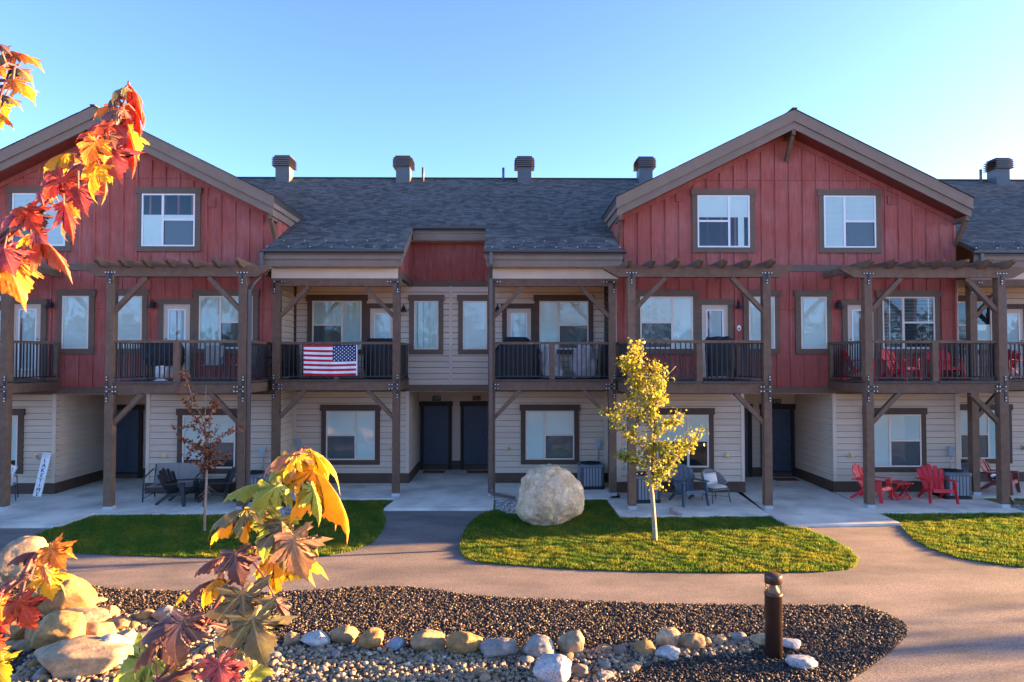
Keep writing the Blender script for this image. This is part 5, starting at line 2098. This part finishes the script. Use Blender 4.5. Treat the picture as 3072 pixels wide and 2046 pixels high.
for r_ in range(9):
    n6 = 6 if r_ % 2 == 0 else 5
    for k in range(n6):
        x = cx + (fx1 - .03 - cx) * ((k * 2 + 1 + (r_ % 2)) / 12)
        z = fz1 - ch * (r_ + .9) / 9.8 - sag(x)
        ps = []
        for j in range(10):
            rr = .026 if j % 2 == 0 else .0105
            a = PI / 2 + j * PI / 5
            ps.append((x + rr * math.cos(a), fy(x, z) - .006, z + rr * math.sin(a)))
        st.add(ps + [(x, fy(x, z) - .006, z)], [(j, (j + 1) % 10, 10) for j in range(10)])
st.build('star', flag_w, t)
stuff(t.children[-1])

# round plaque by the balcony door, string of the balcony with the pole
c = at_y(2216, 984, 0)
t = thing('wall_plaque', 'small oval white plaque with a dark emblem beside the balcony door', 'plaque', (c.x, -.03, c.z))
MB().plate((0, 0, 0), (1, 0, 0), (0, 0, 1), [(.055 * math.cos(a), .085 * math.sin(a)) for a in np.linspace(0, 2 * PI, 20, endpoint=False)], .02).build('plate', white_m, t)
MB().plate((0, -.013, -.02), (1, 0, 0), (0, 0, 1), [(-.025, -.03), (.025, -.03), (.02, .01), (0, .04), (-.02, .01)], .006).build('emblem', ink, t)
t = thing('garden_pole', 'dark leaning pole with a pale round disc at the right end of the tarp balcony', 'pole', (2.86, .95, zf))
MB().tube([(0, 0, 0), (.06, .2, .75), (.09, .3, 1.15)], .012, 8).build('shaft', black_m, t, True)
MB().tube([(.09, .3, 1.15), (.10, .32, 1.42)], .008, 6).build('tip', white_m, t, True)
MB().lathe([(0, -.012), (.065, -.01), (.065, .01), (0, .012)], 20).build('disc', brass, t, True)
t.children[-1].location = (.11, .31, 1.48)
t.children[-1].rotation_euler = (PI / 2, 0, 0)
# striped cushion on the maroon chair
t = thing('cushion', 'black and white striped cushion on the maroon chair seat', 'cushion', (14.40, -.02, .43), R(38))
cu = cushion(MB(), -.2, .2, -.16, .16, -.05, .05)
cu.m = [(i // 2) % 2 for i in range(len(cu.f))]
cu.build('pad', [white_m, blackplastic], t, True)
t.rotation_euler = (R(35), 0, R(38))

# ------------------------------------------------------------ young trees on the lawns
def leaf_cloud(name, centers, n, size, m, parent, spread, tone=(0, 1), sides=5, stretch=1.0, local=(0, 0, 0)):
    """many small leaf faces round the given twig points, one mesh"""
    C = np.array(centers)
    idx = rng.integers(0, len(C), n)
    p = C[idx] + rng.normal(size=(n, 3)) * spread
    nrm = rng.normal(size=(n, 3)) + np.array([0.15, -.25, .35])
    nrm /= np.linalg.norm(nrm, axis=1)[:, None]
    a = np.cross(nrm, rng.normal(size=(n, 3)))
    a /= np.linalg.norm(a, axis=1)[:, None]
    b = np.cross(nrm, a)
    s = size * (.6 + .8 * rng.random(n))
    V = []
    for k in range(sides):
        t = 2 * PI * k / sides
        V.append(p + (a * math.cos(t) * stretch + b * math.sin(t) / stretch) * s[:, None])
    V = np.stack(V, 1).reshape(-1, 3)
    F = np.arange(n * sides).reshape(-1, sides)
    t = tone[0] + (tone[1] - tone[0]) * rng.random(n)
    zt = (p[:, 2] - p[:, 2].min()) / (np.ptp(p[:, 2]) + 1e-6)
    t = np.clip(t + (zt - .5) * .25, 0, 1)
    return stuff(link(np_mesh(name, V, F, m, t), name, parent))


def limb_points(a, b, n, wob):
    a, b = Vector(a), Vector(b)
    out = []
    for i in range(n + 1):
        f = i / n
        p = a.lerp(b, f)
        k = math.sin(f * PI) * wob
        out.append(p + Vector((k * random.uniform(-1, 1), k * random.uniform(-1, 1), k * random.uniform(-.4, .4))))
    return out


# aspen: points measured in its own plane, x to the right, z up, from the trunk foot
bs = ground(1965, 1624, ZL)
AS = thing('aspen_tree', 'slender young aspen with bright yellow leaves and pale trunk on the middle lawn', 'tree', (bs.x, bs.y, ZL))
dA = bs.y - CAM.y


def ap(px, py, dy=0.0):
    v = at_y(px, py, bs.y + dy)
    return Vector((v.x - bs.x, v.y - bs.y, v.z - ZL))


trunk = [ap(1965, 1626), ap(1964, 1590), ap(1961, 1545), ap(1957, 1490), ap(1953, 1455), ap(1948, 1420), ap(1947, 1370), ap(1950, 1330), ap(1957, 1290), ap(1955, 1240), ap(1946, 1190), ap(1935, 1130), ap(1925, 1080), ap(1910, 1040)]
tr = MB().tube(trunk, [.060, .050, .046, .044, .042, .038, .032, .027, .023, .019, .015, .012, .008, .004], 10)
tr.build('trunk', bark_pale, AS, True)
limbs = [
    [ap(1954, 1462), ap(1965, 1440), ap(1990, 1425), ap(2010, 1395, -.1), ap(2040, 1360, -.15), ap(2075, 1330, -.2), ap(2085, 1310, -.2)],
    [ap(1949, 1425), ap(1960, 1400, .1), ap(1985, 1375, .15), ap(2020, 1345, .2), ap(2070, 1352, .2)],
    [ap(1947, 1375), ap(1925, 1340, -.1), ap(1890, 1310, -.15), ap(1850, 1280, -.2), ap(1815, 1240, -.2)],
    [ap(1950, 1335), ap(1985, 1290, .15), ap(2010, 1270, .2), ap(2025, 1262, .2)],
    [ap(1957, 1290), ap(1925, 1250, .15), ap(1880, 1235, .2), ap(1840, 1245, .2)],
    [ap(1955, 1240), ap(1975, 1200, -.1), ap(1985, 1160, -.1), ap(1990, 1120, -.1)],
    [ap(1946, 1190), ap(1920, 1150, .1), ap(1895, 1120, .1), ap(1870, 1095, .1)],
    [ap(1948, 1400), ap(1915, 1385, -.1), ap(1880, 1380, -.15), ap(1862, 1370, -.2)],
    [ap(1955, 1250), ap(1965, 1180, .2), ap(1960, 1130, .2)],
    [ap(1947, 1360), ap(1970, 1345, -.2), ap(2005, 1355, -.3), ap(2040, 1370, -.3)],
]
lb = MB()
cent = []
for L in limbs:
    rad = [.017 * (1 - i / len(L)) + .004 for i in range(len(L))]
    lb.tube(L, rad, 6)
    for i in range(1, len(L)):
        for f in (.0, .33, .66, 1.0):
            cent.append(L[i - 1].lerp(L[i], f))
# twigs
base_c = list(cent) + trunk[8:]
for c0 in base_c[::1]:
    for _ in range(2):
        d = Vector((random.gauss(0, .12), random.gauss(0, .14), abs(random.gauss(.05, .10))))
        e = c0 + d
        lb.tube([c0, c0 + d * .5 + Vector((0, 0, .01)), e], [.005, .004, .002], 4)
        cent += [e, c0 + d * .6]
stuff(lb.build('limb', bark_pale, AS, True))
lb2 = MB()
lb2.tube([ap(1952, 1455), ap(1966, 1442), ap(1985, 1437), ap(2005, 1412), ap(2035, 1370)], [.010, .009, .009, .008, .006], 6)
lb2.build('bare_branch', bark_pale, AS, True)
lb2 = MB()
lb2.tube([ap(1950, 1478), ap(1960, 1468), ap(1978, 1460), ap(1984, 1440)], [.010, .009, .008, .006], 6)
lb2.build('bare_branch', bark_pale, AS, True)
lb2 = MB()
lb2.tube([ap(1990, 1140), ap(2010, 1118), ap(2028, 1098)], [.006, .005, .004], 5)
lb2.build('bare_branch', bark_pale, AS, True)
ac = [tuple(c) for c in cent]
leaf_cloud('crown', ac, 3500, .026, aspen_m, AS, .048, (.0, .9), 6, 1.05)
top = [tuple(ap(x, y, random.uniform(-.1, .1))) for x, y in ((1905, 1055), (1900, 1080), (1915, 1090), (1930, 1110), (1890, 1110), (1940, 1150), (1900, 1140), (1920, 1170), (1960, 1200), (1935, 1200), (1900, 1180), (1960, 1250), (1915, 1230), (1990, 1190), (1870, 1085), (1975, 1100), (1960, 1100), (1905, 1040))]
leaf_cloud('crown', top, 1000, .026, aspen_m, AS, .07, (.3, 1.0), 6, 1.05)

# purple-leaf plum, thin and sparse
bs = ground(614, 1597, ZL)
PL = thing('plum_tree', 'thin young plum tree with sparse rusty purple leaves on the left lawn', 'tree', (bs.x, bs.y, ZL))
trunk = [ap(614, 1600), ap(614, 1540), ap(618, 1480), ap(620, 1420), ap(622, 1370), ap(618, 1310)]
MB().tube(trunk, [.034, .028, .026, .024, .021, .017], 9).build('trunk', bark_grey, PL, True)
LM = [
    [ap(618, 1310), ap(605, 1250), ap(580, 1200), ap(568, 1165), ap(556, 1130), ap(545, 1122)],
    [ap(619, 1330), ap(612, 1270), ap(612, 1200), ap(611, 1155)],
    [ap(621, 1350), ap(632, 1280), ap(645, 1225), ap(655, 1205)],
    [ap(618, 1310), ap(590, 1265), ap(560, 1230), ap(545, 1205)],
    [ap(620, 1380), ap(600, 1345), ap(565, 1325), ap(545, 1320)],
    [ap(621, 1370), ap(640, 1340), ap(662, 1315)],
    [ap(621, 1400), ap(595, 1385), ap(560, 1388)],
    [ap(620, 1410), ap(645, 1395), ap(672, 1385)],
    [ap(600, 1290), ap(565, 1280), ap(520, 1285)],
    [ap(640, 1320), ap(680, 1300), ap(718, 1290)],
    [ap(622, 1390), ap(650, 1370), ap(690, 1368)],
    [ap(605, 1340), ap(570, 1350), ap(548, 1372)],
]
lm = MB()
cent = []
for i, L in enumerate(LM):
    L = [p + Vector((0, math.sin(i * 2.4) * .25 * k / len(L), 0)) for k, p in enumerate(L)]
    lm.tube(L, [.010 * (1 - k / len(L)) + .003 for k in range(len(L))], 5)
    if i != 1:
        for k in range(1, len(L)):
            for f in (.2, .6, 1.0):
                cent.append(L[k - 1].lerp(L[k], f))
for c0 in list(cent):
    d = Vector((random.gauss(0, .08), random.gauss(0, .08), abs(random.gauss(.03, .06))))
    lm.tube([c0, c0 + d], [.003, .0015], 4)
    cent.append(c0 + d)
for px, py, qx, qy in ((618, 1455, 650, 1478), (618, 1460, 640, 1500), (617, 1470, 595, 1490), (616, 1500, 590, 1530), (618, 1480, 600, 1500), (616, 1520, 650, 1545), (616, 1530, 600, 1555)):
    lm.tube([ap(px, py), ap(qx, qy, -.1)], [.006, .003], 4)
stuff(lm.build('limb', bark_grey, PL, True))
cent += [ap(615 + random.gauss(0, 9), random.uniform(1290, 1420), random.gauss(0, .08)) for _ in range(26)]
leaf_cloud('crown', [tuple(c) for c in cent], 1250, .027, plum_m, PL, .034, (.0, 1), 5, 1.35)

# trees standing to the right of the view, whose long shadows cross the path
for i, (x, y, h, lab) in enumerate(((34, -6.2, 4.4, 'bushy tree beyond the right side of the lawns, outside the view'),)):
    t = thing('shade_tree', lab, 'tree', (x, y, ZL), 0)
    MB().tube([(0, 0, 0), (.05, 0, h * .4), (0, .1, h * .8)], [.14, .10, .04], 8).build('trunk', bark_maple, t, True)
    cs = []
    lim = MB()
    for k in range(26):
        a = random.random() * 2 * PI
        z = h * (.30 + .6 * random.random())
        r = h * .26 * (1 - abs(z / h - .5)) * random.uniform(.5, 1)
        e = Vector((r * math.cos(a), r * math.sin(a), z))
        lim.tube([(0, 0, z - .5), tuple(e)], [.03, .01], 5)
        cs.append(tuple(e))
    stuff(lim.build('limb', bark_maple, t, True))
    leaf_cloud('crown', cs, 480, .075, tree_m, t, .34, (0, 1), 5, 1.2)

# the wood across the way, behind the viewer: it shows in the window panes
cs = [(x + random.uniform(-2, 2), random.uniform(-78, -66), random.uniform(1, 4 + 5 * abs(math.sin(x * .23)) + 3 * random.random())) for x in np.linspace(-85, 85, 420)]
leaf_cloud('far_wood', cs, 26000, .34, tree_m, None, (1.2, 1.2, 1.0), (0, 1), 5, 1.2)

# ------------------------------------------------------------ maple in the foreground
OUT = [(.0, -.02), (.05, -.07), (.14, -.14), (.22, -.13), (.27, -.19), (.36, -.17), (.47, -.20), (.40, -.11), (.41, -.04), (.33, -.02), (.31, .05), (.32, .083), (.30, .128),
       (.25, .13), (.31, .115), (.36, .17), (.45, .14), (.49, .20), (.58, .21), (.70, .30), (.58, .31), (.57, .38), (.47, .37), (.44, .43), (.37, .40), (.30, .42), (.31, .395), (.25, .385),
       (.26, .44), (.29, .47), (.28, .53), (.34, .54), (.28, .60), (.30, .67), (.21, .69), (.20, .76), (.13, .79), (.11, .87), (.05, .92), (.0, 1.04)]


def leaf_mesh(seed, droop, fold, curl, twist=0.0, narrow=1.0):
    rr = random.Random(seed)
    narrow *= .92
    right = [(x * narrow * (1 + .10 * rr.uniform(-1, 1)), y + .02 * rr.uniform(-1, 1)) for x, y in OUT]
    left = [(-x * narrow * (1 + .10 * rr.uniform(-1, 1)), y + .02 * rr.uniform(-1, 1)) for x, y in OUT[1:-1]][::-1]
    out = right + left
    C = (0.0, .12)
    rings = (.22, .48, .74, 1.0)
    pts = [C]
    for r in rings:
        for x, y in out:
            pts.append((C[0] + (x - C[0]) * r, C[1] + (y - C[1]) * r))
    n = len(out)

    def bend(x, y):
        d2 = x * x + (y - .1) ** 2
        z = -fold * abs(x) - droop * max(y, 0) ** 2 - curl * d2 * d2 * 1.1
        z += .030 * math.sin(9 * x + seed) * math.cos(8 * y + seed * 1.7) + twist * x * y
        # bent part shortens
        k = 1 - .35 * min(1, abs(z)) ** 1.5
        return (x * (1 - .45 * fold * fold - .22 * curl * d2), y * k, z)
    V = [bend(*p) for p in pts]
    Fs = [(0, 1 + i, 1 + (i + 1) % n) for i in range(n)]
    for r in range(3):
        a, b = 1 + r * n, 1 + (r + 1) * n
        for i in range(n):
            j = (i + 1) % n
            Fs.append((a + i, b + i, b + j, a + j))
    me = bpy.data.meshes.new('leaf')
    me.from_pydata(V, [], Fs)
    uv = me.uv_layers.new(name='flat')
    for lp in me.loops:
        uv.data[lp.index].uv = (pts[lp.vertex_index][0], pts[lp.vertex_index][1] - .0)
    me.polygons.foreach_set('use_smooth', [True] * len(Fs))
    me.materials.append(LEAF['red'])
    return me


LV = [leaf_mesh(1, .12, .12, .14, narrow=1.18), leaf_mesh(2, .30, .25, .25, narrow=1.1), leaf_mesh(3, .45, .55, .30, .2), leaf_mesh(4, .25, .95, .35, -.2, .75),
      leaf_mesh(5, .60, .35, .50, .3), leaf_mesh(6, .15, .45, .60, -.3), leaf_mesh(7, .75, .85, .35, .2, .75), leaf_mesh(8, .20, .20, .80, .1)]
TIP = 1 + 3 * (2 * len(OUT) - 2) + len(OUT) - 1
cr, cu_, cf = _cr @ Vector((1, 0, 0)), _cr @ Vector((0, 1, 0)), _cr @ Vector((0, 0, -1))

MAPLE = thing('maple_tree', 'young maple in autumn colours with branches reaching in close at the left', 'tree', (-2.25, -18.0, ZL))
mo = Vector((-2.25, -18.0, ZL))
MB().tube([(0, 0, 0), (.05, 0, 1.2), (0, .05, 2.4), (.08, 0, 3.6), (.1, .0, 4.6), (.05, .05, 5.4)], [.085, .075, .065, .05, .032, .012], 12).build('trunk', bark_maple, MAPLE, True)


def zE(x, y):
    return (x * .4759 + 350, y * .4759 + 1300)


def zA(x, y):
    return (x * .5423, y * .5423 + 100)


def zR(x, y):
    return (x * .3827, y * .3827 + 1446)


def branch(conv, stem, radii, root, depth):
    pts = [Vector(root)]
    for x, y, d in stem:
        pts.append(near(*conv(x, y), depth + d) - mo)
    # smooth
    P = []
    for i in range(len(pts) - 1):
        p0, p1, p2, p3 = pts[max(i - 1, 0)], pts[i], pts[i + 1], pts[min(i + 2, len(pts) - 1)]
        for k in range(4):
            t = k / 4
            P.append(.5 * ((2 * p1) + (p2 - p0) * t + (2 * p0 - 5 * p1 + 4 * p2 - p3) * t * t + (3 * p1 - p0 - 3 * p2 + p3) * t ** 3))
    P.append(pts[-1])
    r = [radii[0] + (radii[1] - radii[0]) * i / (len(P) - 1) for i in range(len(P))]
    return MB().tube(P, r, 8).build('branch', twig_m, MAPLE, True), P


def leaves(conv, br, P, items, depth):
    for k, it in enumerate(items):
        bx, by, tx, ty, colr, tilt = it[:6]
        var = it[6] if len(it) > 6 else k % len(LV)
        dd = it[7] if len(it) > 7 else random.uniform(-.07, .07)
        a = near(*conv(bx, by), depth + dd)
        b = near(*conv(tx, ty), depth + dd)
        v = (b - a)
        L = v.length
        v = v.normalized()
        nn = (-cf - v * (-cf).dot(v)).normalized()
        tilt = abs(tilt) * (1 if v.dot(cr) < 0 else -1)
        nn = Matrix.Rotation(R(tilt), 3, v) @ nn
        u = v.cross(nn).normalized()
        M = Matrix((u, v, nn)).transposed().to_4x4()
        o = link(LV[var], 'leaf', br)
        o.material_slots[0].link = 'OBJECT'
        o.material_slots[0].material = LEAF[colr]
        tip = LV[var].vertices[TIP].co
        s = L / tip.length * (1.12 if conv is zA else 1.05)
        o.matrix_local = Matrix.Translation(a - mo) @ M @ Matrix.Rotation(-math.atan2(tip.z, tip.y), 4, 'X') @ Matrix.Diagonal((s, s, s, 1))
        # stalk from the nearest stem point
        a2 = a - mo
        q = min(P, key=lambda p: (p - a2).length)
        if .004 < (q - a2).length < .12:
            mid = q.lerp(a2, .5) + Vector((0, 0, .006))
            MB().tube([q, mid, a2 + (v * L * .06)], [.0020, .0016, .0013], 6).build('leaf_stalk', LEAF['wine'] if colr not in ('gold', 'yellow') else twig_m, br, True)


D4 = 1.08
b4, P4 = branch(zE, [(60, 1700, 0), (260, 1560, 0), (470, 1290, 0), (560, 1190, 0), (700, 960, .01), (830, 840, .02), (895, 680, .02), (960, 520, .03), (1025, 400, .04), (1120, 240, .04), (1175, 110, .05)], (.0042, .0018), (.05, .0, 2.5), D4)
leaves(zE, b4, P4, [
    # base x,y -> tip x,y in the enlarged view, colour, roll about the midrib, mesh
    (790, 1000, 850, 1340, 'olive', 6, 0, -.05), (850, 1150, 950, 1470, 'olive', -10, 0, -.09), (1010, 1060, 1110, 1205, 'maroon', 20, 3, -.06),
    (745, 748, 800, 970, 'maroon', 10, 1, -.03), (720, 760, 490, 930, 'maroon', 50, 3, -.02), (640, 912, 560, 1115, 'gold', -40, 2, .02),
    (600, 920, 440, 1110, 'maroon', 55, 3, .03), (430, 1000, 385, 1095, 'yellow', 40, 3, .04),
    (415, 1165, 400, 1460, 'maroon', 15, 1, -.04), (400, 1180, 160, 1380, 'maroon', 40, 5, -.02), (440, 1165, 560, 1250, 'maroon', -25, 2, .0),
    (350, 1240, 130, 1540, 'maroon', 48, 3, -.02), (330, 1330, 300, 1540, 'green', 20, 1, .05), (240, 1420, -10, 1560, 'green', 25, 0, .02),
    (300, 1500, 520, 1590, 'olive', 20, 1, .0), (640, 1430, 690, 1640, 'wine', 12, 0, -.10), (700, 1480, 800, 1600, 'wine', -20, 5, -.09),
    (800, 1545, 1010, 1520, 'green', 65, 1, -.02), (820, 1280, 850, 1515, 'olive', 45, 2, .04), (700, 1230, 650, 1400, 'olive', 30, 1, .05),
    (1030, 530, 930, 810, 'green', 12, 1, -.02), (1110, 640, 1210, 930, 'rose', 5, 1, -.07), (1040, 560, 1050, 870, 'olive', -25, 2, -.03),
    (1090, 600, 1265, 770, 'gold', 60, 3, .02), (950, 770, 1320, 920, 'gold', 62, 2, .05), (960, 760, 1240, 960, 'yellow', 48, 5, .07), (780, 930, 830, 930, 'gold', 20, 1, .04),
    (870, 480, 600, 740, 'gold', 58, 3, .0), (860, 470, 590, 660, 'olive', 70, 3, -.03), (880, 500, 760, 610, 'yellow', 35, 1, .05),
    (1050, 320, 660, 470, 'green', 60, 3, -.04), (1030, 320, 850, 480, 'green', 10, 2, -.06), (960, 470, 1040, 560, 'yellow', 30, 5, .06),
    (1010, 385, 1010, 490, 'gold', 60, 3, .03),
    (1170, 105, 930, 310, 'rose', 64, 3, -.03), (1160, 130, 1060, 300, 'yellow', 50, 3, -.05), (1170, 120, 1080, 445, 'green', 36, 3, -.02), (1100, 160, 980, 200, 'yellow', 40, 1, .05), (1190, 160, 1190, 420, 'yellow', 60, 3, .03),
    (1130, 150, 1030, 330, 'yellow', -30, 3, .05), (1190, 100, 1400, 380, 'yellow', 66, 6, .02), (1220, 110, 1330, 290, 'yellow', 55, 3, -.02), (1200, 140, 1330, 360, 'gold', 62, 3, .05),
    (1195, 190, 1440, 680, 'gold', 66, 3, -.03), (1210, 230, 1370, 600, 'gold', 62, 3, .02), (1280, 380, 1450, 660, 'gold', 50, 6, .0), (1210, 300, 1150, 460, 'green', 30, 3, -.04), (1230, 320, 1270, 580, 'green', 38, 3, -.06), (1200, 380, 1215, 520, 'gold', 55, 3, .04),
    (1210, 160, 1330, 420, 'yellow', 62, 3, .06), (1150, 330, 1130, 400, 'gold', 40, 1, .05), (1090, 200, 960, 330, 'green', 30, 2, .02)], D4)

D2 = 1.15
b2, P2 = branch(zA, [(-200, 1250, .05), (0, 1160, .03), (100, 1050, .02), (230, 960, .02), (330, 850, .01), (400, 760, .01), (470, 690, 0), (540, 600, 0), (620, 500, 0), (690, 370, 0), (715, 285, 0)], (.0042, .0016), (.08, .0, 3.5), D2)
leaves(zA, b2, P2, [
    (705, 285, 780, 470, 'red', 50, 6), (700, 300, 640, 420, 'olive', 35, 4), (640, 400, 530, 475, 'orange', 30, 1), (690, 420, 570, 500, 'maroon', 40, 2), (680, 450, 730, 560, 'orange', 30, 1),
    (745, 420, 765, 580, 'red', 60, 3), (730, 330, 785, 520, 'red', 62, 3), (540, 540, 430, 600, 'red', 45, 1), (560, 500, 490, 550, 'wine', 50, 3), (650, 560, 630, 690, 'gold', 20, 1), (720, 540, 765, 690, 'yellow', 25, 2),
    (690, 530, 725, 780, 'red', 60, 3), (680, 520, 690, 620, 'pink', 55, 3), (545, 590, 445, 700, 'red', 20, 0), (530, 590, 480, 740, 'orange', 10, 0), (560, 600, 575, 720, 'orange', 45, 1), (600, 630, 670, 820, 'wine', 12, 0), (600, 560, 640, 640, 'maroon', 20, 1),
    (545, 730, 460, 805, 'gold', 15, 1), (550, 730, 545, 925, 'gold', 38, 2), (560, 720, 560, 930, 'pink', 62, 3), (585, 715, 620, 830, 'gold', 35, 3), (400, 660, 260, 795, 'gold', 45, 2), (420, 650, 370, 720, 'wine', 50, 3),
    (345, 790, 250, 930, 'red', 18, 0), (350, 790, 420, 930, 'red', 15, 0), (320, 830, 300, 950, 'orange', 35, 1), (300, 790, 235, 850, 'wine', 30, 2), (430, 850, 485, 1000, 'wine', 15, 1), (360, 800, 430, 850, 'red', 40, 2),
    (350, 935, 400, 1150, 'red', 42, 3), (360, 930, 440, 1020, 'orange', 30, 1), (380, 1000, 380, 1140, 'pink', 50, 2), (330, 940, 380, 1040, 'red', 20, 4), (215, 870, 240, 960, 'wine', 40, 3),
    (130, 970, 60, 1000, 'red', 40, 1), (140, 965, 220, 1100, 'red', 12, 0), (130, 990, 20, 1080, 'wine', 30, 1), (150, 1010, 70, 1110, 'maroon', 40, 2), (200, 1000, 250, 1100, 'maroon', 20, 1), (90, 1050, 60, 1170, 'red', 60, 3),
    (180, 1110, 100, 1200, 'gold', 40, 1), (190, 1100, 270, 1170, 'wine', 20, 1), (185, 1105, 380, 1360, 'pink', 52, 3), (195, 1100, 320, 1300, 'red', 60, 3), (60, 1160, 10, 1200, 'maroon', 20, 1), (20, 1180, 85, 1340, 'wine', 25, 1),
    (10, 1220, 130, 1510, 'orange', 42, 2), (-10, 1240, 100, 1420, 'red', 30, 1), (-60, 1300, 60, 1440, 'orange', 20, 0), (660, 340, 610, 430, 'maroon', 30, 2), (700, 470, 620, 530, 'orange', 20, 0), (470, 690, 400, 640, 'wine', 50, 3),
    (590, 520, 560, 610, 'red', 30, 2), (620, 480, 700, 580, 'wine', 25, 0), (640, 420, 720, 480, 'orange', 20, 1), (610, 510, 520, 560, 'red', 25, 0)], D2)

D1 = 1.2
b1, P1 = branch(zA, [(-160, 330, .05), (-60, 250, .03), (0, 210, .02), (60, 190, 0), (110, 170, 0)], (.0040, .0018), (.06, .02, 4.4), D1)
leaves(zA, b1, P1, [
    (20, 110, 70, 75, 'olive', 40, 2), (60, 110, 230, 210, 'orange', 45, 2), (40, 100, 150, 160, 'orange', 50, 3), (60, 200, 40, 310, 'gold', 35, 1), (80, 190, 180, 290, 'olive', 45, 2), (100, 270, 190, 390, 'gold', 40, 2), (70, 250, 130, 340, 'orange', 25, 1),
    (-10, 130, 40, 170, 'olive', 25, 0), (-10, 190, 30, 250, 'orange', 20, 1), (-20, 340, 115, 425, 'olive', 50, 2), (-20, 380, 45, 480, 'gold', 30, 1), (-10, 440, 70, 530, 'orange', 60, 3), (-30, 460, 15, 530, 'gold', 30, 1), (-20, 60, 60, 120, 'maroon', 30, 2), (90, 200, 170, 260, 'orange', 35, 1)], D1)

D3 = 1.12
b3, P3 = branch(zR, [(-420, 1300, .05), (-150, 1050, .03), (0, 900, .02), (120, 800, .01), (240, 700, .0), (330, 600, 0), (390, 510, 0)], (.0045, .0018), (.05, .02, 2.9), D3)
leaves(zR, b3, P3, [
    (395, 505, 600, 600, 'orange', 35, 2), (390, 510, 520, 690, 'orange', 15, 0), (330, 560, 310, 700, 'orange', 30, 1), (300, 540, 60, 690, 'maroon', 55, 3), (310, 580, 170, 840, 'olive', 50, 3), (240, 720, 290, 870, 'olive', 20, 1),
    (250, 730, 140, 740, 'maroon', 50, 2), (340, 650, 400, 830, 'pink', 40, 3), (370, 720, 520, 780, 'maroon', 60, 3), (380, 700, 410, 930, 'gold', 30, 1), (400, 720, 510, 900, 'olive', 58, 3), (150, 930, 300, 1160, 'red', 12, 0), (130, 940, 30, 1070, 'red', 25, 1),
    (120, 770, 0, 850, 'maroon', 40, 2), (20, 870, -40, 1030, 'red', 30, 1), (-10, 940, 40, 1100, 'orange', 35, 1), (-20, 1100, 80, 1190, 'red', 40, 2), (-40, 1350, 100, 1380, 'green', 45, 2), (-60, 1400, 90, 1580, 'yellow', 20, 0), (-30, 1230, 20, 1330, 'red', 40, 1), (-20, 1300, 30, 1400, 'orange', 40, 1)], D3)
